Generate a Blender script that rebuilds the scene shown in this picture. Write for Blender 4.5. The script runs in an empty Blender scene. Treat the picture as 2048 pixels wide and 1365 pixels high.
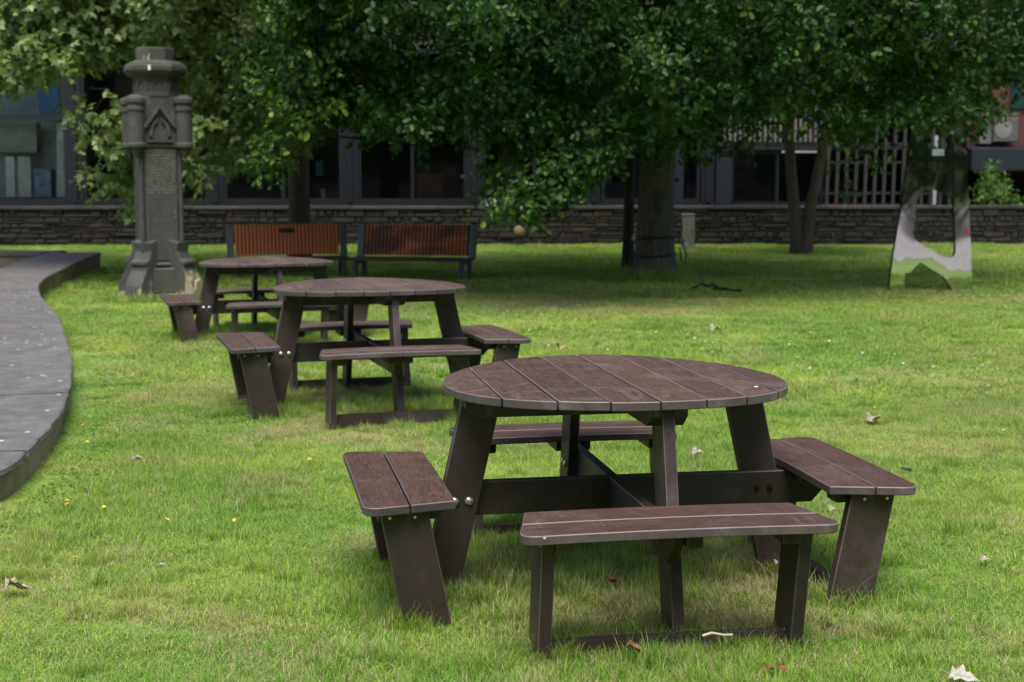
import bpy, bmesh, math, random
import numpy as np
from mathutils import Vector, Matrix
random.seed(7); RNG = np.random.default_rng(7)
PI = math.pi
scene = bpy.context.scene
COL = scene.collection

# ------------------------------------------------------------------ camera frame (used to survey where things stand)
CAM_H, PITCH, FPX = 1.436, 0.1137, 2844.0
_c, _s = math.cos(PITCH), math.sin(PITCH)
def _ray(px, py):
    X = (px-1024)/FPX; Y = (682.5-py)/FPX
    return Vector((X, _c+Y*_s, -_s+Y*_c))
def at(px, py, y):
    r = _ray(px, py); k = y/r.y
    return Vector((r.x*k, y, CAM_H+r.z*k))
def gr(px, py, z=0.0):
    r = _ray(px, py); k = (z-CAM_H)/r.z
    return Vector((r.x*k, r.y*k, z))

# ------------------------------------------------------------------ mesh helpers
class MB:
    def __init__(s): s.v=[]; s.f=[]; s.m=[]
    def add(s, vs, fs, mat=0):
        o=len(s.v); s.v += [tuple(v) for v in vs]
        for f in fs: s.f.append([o+i for i in f]); s.m.append(mat)
    def box(s, x0,x1,y0,y1,z0,z1, mat=0, fm=None):
        vs=[(x0,y0,z0),(x1,y0,z0),(x1,y1,z0),(x0,y1,z0),(x0,y0,z1),(x1,y0,z1),(x1,y1,z1),(x0,y1,z1)]
        if fm: vs=[fm(*v) for v in vs]
        s.add(vs,[(3,2,1,0),(4,5,6,7),(0,1,5,4),(1,2,6,5),(2,3,7,6),(3,0,4,7)],mat)
    def prism(s, poly, h0, h1, ch=0.003, fm=None, mat=0, emat=1, smat=None):
        # outline extruded from h0 to h1 with a small chamfer on both rims
        n=len(poly)
        def inset(d):
            out=[]
            for i in range(n):
                p0,p1,p2=poly[i-1],poly[i],poly[(i+1)%n]
                e1=Vector((p1[0]-p0[0],p1[1]-p0[1])); e2=Vector((p2[0]-p1[0],p2[1]-p1[1]))
                e1.normalize(); e2.normalize()
                n1=Vector((-e1.y,e1.x)); n2=Vector((-e2.y,e2.x)); m=n1+n2
                q=max(0.35,1+n1.dot(n2)); m=m/q
                out.append((p1[0]+m.x*d,p1[1]+m.y*d))
            return out
        area=sum(poly[i-1][0]*poly[i][1]-poly[i][0]*poly[i-1][1] for i in range(n))
        if area<0: poly=list(reversed(poly))
        ins=inset(ch)
        rings=[(ins,h0),(poly,h0+ch),(poly,h1-ch),(ins,h1)]
        vs=[]
        for pl,h in rings: vs += [(p[0],p[1],h) for p in pl]
        if fm: vs=[fm(*v) for v in vs]
        s.add(vs,[],0); o=len(s.v)-4*n
        def F(ids,m): s.f.append([o+i for i in ids]); s.m.append(m)
        F(list(range(n-1,-1,-1)),mat); F([3*n+i for i in range(n)],mat)
        for r in range(3):
            for i in range(n):
                j=(i+1)%n
                F([r*n+i,r*n+j,(r+1)*n+j,(r+1)*n+i], emat if r!=1 else (mat if smat is None else smat))
    def tube(s, pts, rad, n=8, mat=0, cap=True):
        pts=[Vector(p) for p in pts]; base=len(s.v); k=len(pts)
        up=Vector((0,0,1))
        for i,p in enumerate(pts):
            d=(pts[min(i+1,k-1)]-pts[max(i-1,0)]).normalized()
            a=d.cross(up)
            if a.length<0.05: a=d.cross(Vector((1,0,0)))
            a.normalize(); b=d.cross(a).normalized()
            r=rad[i] if isinstance(rad,(list,tuple)) else rad
            for j in range(n):
                t=2*PI*j/n; s.v.append(tuple(p+a*(math.cos(t)*r)+b*(math.sin(t)*r)))
        for i in range(k-1):
            for j in range(n):
                j2=(j+1)%n
                s.f.append([base+i*n+j,base+i*n+j2,base+(i+1)*n+j2,base+(i+1)*n+j]); s.m.append(mat)
        if cap:
            s.f.append([base+j for j in range(n-1,-1,-1)]); s.m.append(mat)
            s.f.append([base+(k-1)*n+j for j in range(n)]); s.m.append(mat)
    def lathe(s, prof, n=24, c=(0,0), mat=0, ph=0.0):
        base=len(s.v); k=len(prof)
        for r,z in prof:
            for j in range(n):
                t=2*PI*j/n+ph; s.v.append((c[0]+r*math.cos(t),c[1]+r*math.sin(t),z))
        for i in range(k-1):
            for j in range(n):
                j2=(j+1)%n
                s.f.append([base+i*n+j,base+i*n+j2,base+(i+1)*n+j2,base+(i+1)*n+j]); s.m.append(mat)
        s.f.append([base+j for j in range(n-1,-1,-1)]); s.m.append(mat)
        s.f.append([base+(k-1)*n+j for j in range(n)]); s.m.append(mat)
    def build(s, name, mats, parent=None, smooth=False, recalc=True):
        me=bpy.data.meshes.new(name); me.from_pydata(s.v,[],s.f)
        if not isinstance(mats,(list,tuple)): mats=[mats]
        for m in mats: me.materials.append(m)
        mx=len(mats)-1
        me.polygons.foreach_set('material_index',[min(i,mx) for i in s.m])
        if recalc:
            bm=bmesh.new(); bm.from_mesh(me); bmesh.ops.recalc_face_normals(bm,faces=bm.faces); bm.to_mesh(me); bm.free()
        if smooth: me.polygons.foreach_set('use_smooth',[True]*len(me.polygons))
        me.update()
        o=bpy.data.objects.new(name,me); COL.objects.link(o)
        if parent: o.parent=parent
        return o
def tag(o,label=None,cat=None,group=None,kind=None):
    if label: o['label']=label
    if cat: o['category']=cat
    if group: o['group']=group
    if kind: o['kind']=kind
    return o
def thing(name,label,cat,loc=(0,0,0),rz=0.0,group=None):
    o=bpy.data.objects.new(name,None); COL.objects.link(o)
    o.location=loc; o.rotation_euler=(0,0,rz); o.empty_display_size=0.2
    return tag(o,label,cat,group)
def copy_tree(o,parent=None):
    c=o.copy(); COL.objects.link(c)
    if parent: c.parent=parent
    for ch in list(o.children): copy_tree(ch,c)
    return c

# ------------------------------------------------------------------ materials
def new_mat(name):
    m=bpy.data.materials.new(name); m.use_nodes=True
    nt=m.node_tree; nt.nodes.clear()
    out=nt.nodes.new('ShaderNodeOutputMaterial'); b=nt.nodes.new('ShaderNodeBsdfPrincipled')
    nt.links.new(b.outputs[0],out.inputs[0])
    return m,nt,b,out
def N(nt,t,**k):
    n=nt.nodes.new(t)
    for a,v in k.items(): setattr(n,a,v)
    return n
def ramp(nt,fac,stops):
    r=N(nt,'ShaderNodeValToRGB'); e=r.color_ramp.elements
    while len(e)<len(stops): e.new(0.5)
    for i,(p,c) in enumerate(stops): e[i].position=p; e[i].color=(*c,1) if len(c)==3 else c
    nt.links.new(fac,r.inputs[0]); return r.outputs[0]
def noise(nt,vec,scale,detail=4,rough=0.55,dist=0.0):
    n=N(nt,'ShaderNodeTexNoise'); n.inputs['Scale'].default_value=scale; n.inputs['Detail'].default_value=detail
    n.inputs['Roughness'].default_value=rough; n.inputs['Distortion'].default_value=dist
    if vec is not None: nt.links.new(vec,n.inputs['Vector'])
    return n.outputs[0]
def mapping(nt,vec,scale=(1,1,1),rot=(0,0,0)):
    m=N(nt,'ShaderNodeMapping'); m.inputs['Scale'].default_value=scale; m.inputs['Rotation'].default_value=rot
    nt.links.new(vec,m.inputs['Vector']); return m.outputs[0]
def objco(nt): return N(nt,'ShaderNodeTexCoord').outputs['Object']
def geopos(nt): return N(nt,'ShaderNodeNewGeometry').outputs['Position']
def mix(nt,fac,a,b,mode='MIX'):
    m=N(nt,'ShaderNodeMix',data_type='RGBA',blend_type=mode)
    if isinstance(fac,(int,float)): m.inputs[0].default_value=fac
    else: nt.links.new(fac,m.inputs[0])
    for s,x in ((6,a),(7,b)):
        if isinstance(x,(tuple,list)): m.inputs[s].default_value=(*x,1)
        else: nt.links.new(x,m.inputs[s])
    return m.outputs[2]
def math_(nt,op,a,b=None,clamp=False):
    m=N(nt,'ShaderNodeMath',operation=op); m.use_clamp=clamp
    for i,x in enumerate((a,b)):
        if x is None: continue
        if isinstance(x,(int,float)): m.inputs[i].default_value=x
        else: nt.links.new(x,m.inputs[i])
    return m.outputs[0]
def bump(nt,b,h,strength=0.3,dist=0.01):
    n=N(nt,'ShaderNodeBump'); n.inputs['Strength'].default_value=strength; n.inputs['Distance'].default_value=dist
    nt.links.new(h,n.inputs['Height']); nt.links.new(n.outputs[0],b.inputs['Normal'])
def setc(nt,b,c):
    if isinstance(c,(tuple,list)): b.inputs['Base Color'].default_value=(*c,1)
    else: nt.links.new(c,b.inputs['Base Color'])
def simple(name,c,rough=0.6,metal=0.0,var=0.25,scale=8.0):
    m,nt,b,_=new_mat(name)
    n=noise(nt,objco(nt),scale,5)
    c0=tuple(x*(1-var) for x in c); c1=tuple(min(1,x*(1+var)) for x in c)
    setc(nt,b,ramp(nt,n,[(0.3,c0),(0.7,c1)]))
    b.inputs['Roughness'].default_value=rough; b.inputs['Metallic'].default_value=metal
    return m
def plastic(name,base,dust=0.35,specks=0.5,streak=(40,3,40),rough=0.5):
    # recycled-plastic lumber: fine swirled streaks, chalky scuffs, a few white specks
    m,nt,b,_=new_mat(name); co=shifted(nt)
    st=noise(nt,mapping(nt,co,streak),1.0,6,0.65,1.2)
    sw=noise(nt,co,9,5,0.6,2.0)
    c=mix(nt,st,tuple(x*0.68 for x in base),tuple(x*1.35 for x in base))
    c=mix(nt,ramp(nt,sw,[(0.42,(0,0,0)),(0.75,(1,1,1))]),c,(base[0]*1.25,base[1]*1.0,base[2]*0.95))
    d=noise(nt,co,2.6,7,0.68,1.0)
    d2=noise(nt,co,60,3,0.6)
    dm=math_(nt,'MULTIPLY',ramp(nt,d,[(0.47,(0,0,0)),(0.72,(1,1,1))]),ramp(nt,d2,[(0.3,(0.4,)*3),(0.7,(1,1,1))]))
    dm=math_(nt,'MULTIPLY',dm,dust)
    c=mix(nt,dm,c,(0.30,0.28,0.30))
    vo=N(nt,'ShaderNodeTexVoronoi'); vo.inputs['Scale'].default_value=22; nt.links.new(co,vo.inputs['Vector'])
    sp=math_(nt,'LESS_THAN',vo.outputs['Distance'],0.10)
    pick=math_(nt,'GREATER_THAN',noise(nt,co,5,2),1.0-specks*0.8)
    c=mix(nt,1.0,c,ramp(nt,N(nt,'ShaderNodeObjectInfo').outputs['Random'],[(0,(0.78,0.78,0.80)),(1,(1.22,1.18,1.15))]),'MULTIPLY')
    c=mix(nt,math_(nt,'MULTIPLY',sp,pick),c,(0.55,0.55,0.52))
    setc(nt,b,c)
    rr=math_(nt,'ADD',math_(nt,'MULTIPLY',sw,0.25),rough-0.12)
    nt.links.new(rr,b.inputs['Roughness']); b.inputs['Specular IOR Level'].default_value=0.42
    bump(nt,b,math_(nt,'ADD',st,math_(nt,'MULTIPLY',d2,0.4)),0.35,0.0012)
    return m
M={}
def shifted(nt):
    oi=N(nt,'ShaderNodeObjectInfo'); v=N(nt,'ShaderNodeVectorMath',operation='SCALE'); v.inputs[0].default_value=(7.3,4.1,2.7); nt.links.new(oi.outputs['Random'],v.inputs['Scale'])
    a=N(nt,'ShaderNodeVectorMath',operation='ADD'); nt.links.new(objco(nt),a.inputs[0]); nt.links.new(v.outputs[0],a.inputs[1]); return a.outputs[0]
def tabletop_mat(name,base,dust,turn=False):
    m,nt,b,_=new_mat(name); co=shifted(nt)
    if turn: co=mapping(nt,co,(1,1,1),(0,0,PI/2))
    f1=noise(nt,mapping(nt,co,(70,9,1)),1.0,6,0.7,1.6); f2=noise(nt,mapping(nt,co,(8,55,1),(0,0,0.5)),1.0,6,0.7,2.2); f3=noise(nt,co,150,3,0.6)
    lo=noise(nt,co,3.6,8,0.72,1.6); lo2=noise(nt,co,1.5,3,0.5)
    f1=ramp(nt,f1,[(0.40,(0,0,0)),(0.61,(1,1,1))]); f2=ramp(nt,f2,[(0.36,(0,0,0)),(0.68,(1,1,1))])
    c=mix(nt,f1,tuple(x*0.54 for x in base),tuple(x*1.42 for x in base)); c=mix(nt,math_(nt,'MULTIPLY',f2,0.5),c,(base[0]*1.5,base[1]*0.95,base[2]*0.85))
    d=math_(nt,'MULTIPLY',ramp(nt,lo,[(0.50,(0,0,0)),(0.72,(1,1,1))]),ramp(nt,f2,[(0.20,(0.15,)*3),(0.8,(1,1,1))]))
    d=math_(nt,'MULTIPLY',d,ramp(nt,f3,[(0.30,(0.35,)*3),(0.65,(1,1,1))])); d=math_(nt,'MULTIPLY',d,dust)
    c=mix(nt,d,c,(0.28,0.275,0.275))
    lw=noise(nt,mapping(nt,co,(3,60,1),(0,0,-0.35)),1.0,4,0.6,0.6); c=mix(nt,math_(nt,'MULTIPLY',ramp(nt,lw,[(0.66,(0,0,0)),(0.74,(1,1,1))]),0.25),c,(0.30,0.29,0.29))
    c=mix(nt,1.0,c,ramp(nt,N(nt,'ShaderNodeNewGeometry').outputs['Random Per Island'],[(0,(0.74,0.74,0.76)),(0.5,(1.0,0.98,0.97)),(1,(1.28,1.24,1.22))]),'MULTIPLY')
    setc(nt,b,c); b.inputs['Specular IOR Level'].default_value=0.27
    nt.links.new(math_(nt,'ADD',math_(nt,'MULTIPLY',lo,0.15),0.50),b.inputs['Roughness'])
    bump(nt,b,math_(nt,'ADD',f1,f2),0.3,0.0012); return m
M['top']=tabletop_mat('tabletop_plastic',(0.062,0.041,0.033),0.62)
M['rim']=plastic('grey_plank_edge',(0.056,0.050,0.051),0.35,0.55)
M['top_grey']=tabletop_mat('weathered_tabletop_plastic',(0.072,0.055,0.049),0.8)
M['seat']=tabletop_mat('bench_plastic',(0.058,0.037,0.030),0.30)
M['seat_x']=tabletop_mat('bench_plastic_across',(0.056,0.036,0.030),0.30,True)
M['seat_grey_x']=tabletop_mat('weathered_bench_plastic_across',(0.062,0.046,0.041),0.55,True)
M['seat_grey']=tabletop_mat('weathered_bench_plastic',(0.062,0.045,0.041),0.55)
M['leg']=plastic('leg_plastic',(0.036,0.028,0.024),0.20,0.38,(30,30,4))
M['edge']=plastic('worn_edge_plastic',(0.098,0.086,0.087),0.35,0.2)
M['zinc']=simple('zinc_bolt',(0.62,0.64,0.62),0.28,0.9,0.08,60)
M['blackmetal']=simple('black_nut',(0.012,0.012,0.013),0.35,0.3,0.2,60)

def stone(name,dark,light,scale=6,moss=None,spots=None,rough=0.85,bstr=0.6,blotch=None,bl_th=(0.55,0.62),flakes=0.0):
    m,nt,b,_=new_mat(name); co=objco(nt)
    n1=noise(nt,co,scale,8,0.7,0.3); n2=noise(nt,co,scale*9,4,0.6)
    c=mix(nt,ramp(nt,n1,[(0.3,(0,0,0)),(0.72,(1,1,1))]),dark,light)
    c=mix(nt,math_(nt,'MULTIPLY',n2,0.45),c,tuple(x*0.55 for x in dark))
    if moss:
        mm=ramp(nt,noise(nt,co,1.9,6,0.65),[(0.48,(0,0,0)),(0.66,(0.75,)*3)]); c=mix(nt,mm,c,moss)
    if blotch:
        bb=ramp(nt,noise(nt,co,2.3,7,0.62,0.6),[(bl_th[0],(0,0,0)),(bl_th[1],(1,1,1))]); c=mix(nt,bb,c,blotch)
    if spots:
        vo=N(nt,'ShaderNodeTexVoronoi'); vo.inputs['Scale'].default_value=spots[0]; nt.links.new(co,vo.inputs['Vector'])
        jit=noise(nt,co,30,2)
        dd=math_(nt,'ADD',vo.outputs['Distance'],math_(nt,'MULTIPLY',jit,0.12))
        sp=math_(nt,'LESS_THAN',dd,spots[1]); pk=math_(nt,'GREATER_THAN',noise(nt,co,2.2,2),spots[2])
        c=mix(nt,math_(nt,'MULTIPLY',sp,pk),c,spots[3])
    if flakes:
        ri_=N(nt,'ShaderNodeNewGeometry').outputs['Random Per Island']
        c=mix(nt,1.0,c,ramp(nt,ri_,[(0.0,(0.5,0.49,0.5)),(0.5,(0.85,0.84,0.82)),(0.85,(1.1,1.02,0.95)),(0.95,(1.3,1.2,1.05)),(1.0,(1.5,1.4,1.25))]),'MULTIPLY')
    setc(nt,b,c); b.inputs['Roughness'].default_value=rough
    bump(nt,b,math_(nt,'ADD',n1,math_(nt,'MULTIPLY',n2,0.5)),bstr,0.02)
    return m
M['coping']=stone('grey_coping_stone',(0.062,0.061,0.063),(0.200,0.195,0.192),7.0,moss=(0.085,0.080,0.072),spots=(8.0,0.17,0.47,(0.52,0.53,0.53)),bstr=0.8,rough=0.8)
M['kerbface']=stone('brown_wall_face',(0.22,0.165,0.11),(0.46,0.37,0.26),5.0,moss=(0.10,0.095,0.045))
M['innerface']=stone('pale_brown_wall_face',(0.12,0.095,0.07),(0.32,0.26,0.19),3.0)
M['monument']=stone('sooty_sandstone',(0.030,0.030,0.029),(0.098,0.096,0.092),4.5,moss=(0.058,0.058,0.040),bstr=0.6,blotch=(0.125,0.12,0.105),bl_th=(0.60,0.74))
M['monbase']=stone('flaking_sandstone',(0.040,0.042,0.042),(0.10,0.10,0.098),2.6,moss=(0.06,0.065,0.035),bstr=0.5,blotch=(0.30,0.26,0.17),bl_th=(0.56,0.60))
M['monpatch']=stone('bare_flaked_stone',(0.24,0.22,0.17),(0.42,0.38,0.30),5,moss=(0.33,0.27,0.09))
M['letter']=simple('gilt_lettering',(0.175,0.16,0.115),0.7,0,0.5,30)
M['wallstone']=stone('dark_rubble_stone',(0.009,0.008,0.007),(0.036,0.028,0.021),3.4,blotch=(0.080,0.060,0.036),bl_th=(0.57,0.70),flakes=1.0)
M['wallcap']=stone('wall_coping_stone',(0.030,0.027,0.023),(0.075,0.067,0.058),1.2,blotch=(0.20,0.19,0.165),bl_th=(0.64,0.7),flakes=1.0)

# bark
def bark(name,d,l,green=0.3):
    m,nt,b,_=new_mat(name); co=objco(nt)
    n=noise(nt,mapping(nt,co,(14,14,3)),1.0,8,0.7,0.8); n2=noise(nt,co,2.2,6,0.6)
    c=mix(nt,ramp(nt,n,[(0.35,(0,0,0)),(0.7,(1,1,1))]),d,l)
    c=mix(nt,math_(nt,'MULTIPLY',ramp(nt,n2,[(0.45,(0,0,0)),(0.7,(1,1,1))]),green),c,(0.05,0.055,0.02))
    n3=noise(nt,co,7,3,0.5); c=mix(nt,ramp(nt,n3,[(0.66,(0,0,0)),(0.72,(0.5,)*3)]),c,(0.20,0.20,0.19))
    setc(nt,b,c); b.inputs['Roughness'].default_value=0.9; bump(nt,b,n,0.8,0.03); return m
M['bark']=bark('grey_bark',(0.045,0.041,0.036),(0.150,0.140,0.125))
M['bark_dark']=bark('dark_bark',(0.014,0.012,0.011),(0.045,0.04,0.035))
M['bark_brown']=bark('brown_bark',(0.032,0.026,0.019),(0.090,0.072,0.054))

def leafmat(name,a,bcol,yellow,rough=0.4,trans=0.3,spec=0.5):
    m=bpy.data.materials.new(name); m.use_nodes=True; nt=m.node_tree; nt.nodes.clear()
    out=N(nt,'ShaderNodeOutputMaterial'); p=N(nt,'ShaderNodeBsdfPrincipled'); t=N(nt,'ShaderNodeBsdfTranslucent'); mx=N(nt,'ShaderNodeMixShader')
    at_=N(nt,'ShaderNodeAttribute',attribute_name='tint'); sep=N(nt,'ShaderNodeSeparateColor'); nt.links.new(at_.outputs['Color'],sep.inputs[0])
    c=mix(nt,sep.outputs[0],a,bcol); c=mix(nt,sep.outputs[1],c,yellow)
    nt.links.new(c,p.inputs['Base Color']); p.inputs['Roughness'].default_value=rough; p.inputs['Specular IOR Level'].default_value=spec
    tc=mix(nt,1.0,c,(1.15,1.25,0.6),'MULTIPLY'); nt.links.new(tc,t.inputs[0])
    mx.inputs[0].default_value=trans
    nt.links.new(p.outputs[0],mx.inputs[1]); nt.links.new(t.outputs[0],mx.inputs[2]); nt.links.new(mx.outputs[0],out.inputs[0])
    return m
M['oak_leaf']=leafmat('oak_leaf',(0.011,0.040,0.010),(0.035,0.100,0.017),(0.17,0.275,0.032),0.48,0.32,0.38)
M['maple_leaf']=leafmat('maple_leaf',(0.11,0.175,0.055),(0.34,0.43,0.18),(0.50,0.52,0.22),0.55,0.3,0.35)
M['dark_leaf']=leafmat('shade_tree_leaf',(0.013,0.042,0.011),(0.036,0.090,0.017),(0.10,0.14,0.02),0.5,0.25,0.4)
M['shrub_leaf']=leafmat('shrub_leaf',(0.05,0.12,0.025),(0.10,0.20,0.035),(0.22,0.25,0.04),0.5,0.3,0.4)

# ------------------------------------------------------------------ leaves
def leaf_template(kind):
    if kind=='oak':
        P=[(0,0,0),(1,0,-0.08),(0.22,0.15,0.05),(0.42,0.30,0.08),(0.58,0.24,0.06),(0.80,0.27,0.03),
           (0.22,-0.15,0.05),(0.42,-0.30,0.08),(0.58,-0.24,0.06),(0.80,-0.27,0.03)]
        Fs=[(0,1,5,4,3,2),(0,6,7,8,9,1)]
    elif kind=='maple':
        H=[(-0.05,0.0,0),(-0.04,0.34,-0.02),(0.20,0.22,0.05),(0.40,0.58,-0.12),(0.50,0.24,0.05),(0.72,0.20,-0.02)]
        P=[(0,0,0),(1.0,0,-0.10)]+H[1:]+[(x,-y,z) for x,y,z in H[1:]]
        Fs=[(0,1,6,5,4,3,2),(0,7,8,9,10,11,1)]
    else:
        P=[(0,0,0),(1,0,-0.1),(0.3,0.2,0.05),(0.7,0.18,0.03),(0.3,-0.2,0.05),(0.7,-0.18,0.03)]
        Fs=[(0,1,3,2),(0,4,5,1)]
    return np.array(P,float),Fs
def leaves_mesh(name,pos,dirs,nrm,size,tint,kind,mat,parent=None):
    P,Fs=leaf_template(kind); n=len(pos); k=len(P)
    d=dirs/np.linalg.norm(dirs,axis=1,keepdims=True)
    y=np.cross(nrm,d); y/=np.maximum(np.linalg.norm(y,axis=1,keepdims=True),1e-6); z=np.cross(d,y)
    V=(pos[:,None,:]+size[:,None,None]*(P[None,:,0:1]*d[:,None,:]+P[None,:,1:2]*y[:,None,:]+P[None,:,2:3]*z[:,None,:])).reshape(-1,3)
    me=bpy.data.meshes.new(name)
    me.vertices.add(n*k); me.vertices.foreach_set('co',V.astype(np.float32).ravel())
    lens=[len(f) for f in Fs]; L=sum(lens)
    loops=np.concatenate([np.array(f) for f in Fs])
    allv=(np.arange(n)[:,None]*k+loops[None,:]).ravel().astype(np.int32)
    me.loops.add(n*L); me.loops.foreach_set('vertex_index',allv)
    starts=np.cumsum([0]+lens[:-1]); ls=(np.arange(n)[:,None]*L+starts[None,:]).ravel().astype(np.int32)
    me.polygons.add(n*len(Fs)); me.polygons.foreach_set('loop_start',ls)
    try: me.polygons.foreach_set('loop_total',np.tile(np.array(lens,np.int32),n))
    except Exception: pass
    me.materials.append(mat); me.update(calc_edges=True); me.validate()
    ca=me.color_attributes.new('tint','FLOAT_COLOR','POINT')
    tc=np.zeros((n,k,4),np.float32); tc[:,:,0]=tint[:,0:1]; tc[:,:,1]=tint[:,1:2]; tc[:,:,3]=1
    ca.data.foreach_set('color',tc.ravel())
    o=bpy.data.objects.new(name,me); COL.objects.link(o)
    if parent: o.parent=parent
    return o
def spray_leaves(clumps, size, per=9, spread=1.0, droop=0.35, rng=RNG):
    """clumps: (cx,cy,cz, rx,ry,rz, nleaves, yellowness). Leaves sit along short twigs that point out of each clump."""
    Ps=[];Ds=[];Ns=[];Ss=[];Ts=[]; twigs=[]
    for (cx,cy,cz,rx,ry,rz,nl,yel) in clumps:
        ns=max(1,int(nl/per))
        u=rng.normal(size=(ns,3)); u/=np.linalg.norm(u,axis=1,keepdims=True)
        r=rng.random(ns)**0.55
        c=np.array([cx,cy,cz])+u*r[:,None]*np.array([rx,ry,rz])
        td=u*0.8+rng.normal(size=(ns,3))*0.5; td[:,2]-=droop*rng.random(ns); td/=np.linalg.norm(td,axis=1,keepdims=True)
        tl=size*spread*(2.2+1.6*rng.random(ns))
        ctone=rng.random()*0.5
        for j in range(per):
            t=(j+rng.random(ns)*0.8)/per
            p=c+td*(tl*t)[:,None]
            side=rng.normal(size=(ns,3)); side-=td*(side*td).sum(1,keepdims=True); side/=np.linalg.norm(side,axis=1,keepdims=True)
            d=td*0.5+side*0.9; d[:,2]-=0.15+0.25*rng.random(ns)
            nn=np.array([0,0,1.0])+rng.normal(size=(ns,3))*0.55+u*0.35
            Ps.append(p); Ds.append(d); Ns.append(nn); Ss.append(size*(0.45+0.85*rng.random(ns)))
            tt=np.stack([np.clip(ctone+rng.random(ns)*0.6,0,1),np.where(rng.random(ns)<0.06+yel*0.5,rng.random(ns)*(0.5+yel*0.5),0)],1); Ts.append(tt)
    return map(np.concatenate,(Ps,Ds,Ns,Ss,Ts))
def wob(p0,p1,n,amp,rng=RNG):
    p0=np.array(p0,float);p1=np.array(p1,float); out=[]
    off=rng.normal(size=(n,3))*amp
    for i in range(n):
        t=i/(n-1); out.append(tuple(p0*(1-t)+p1*t+off[i]*(math.sin(PI*t))))
    return out

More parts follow.
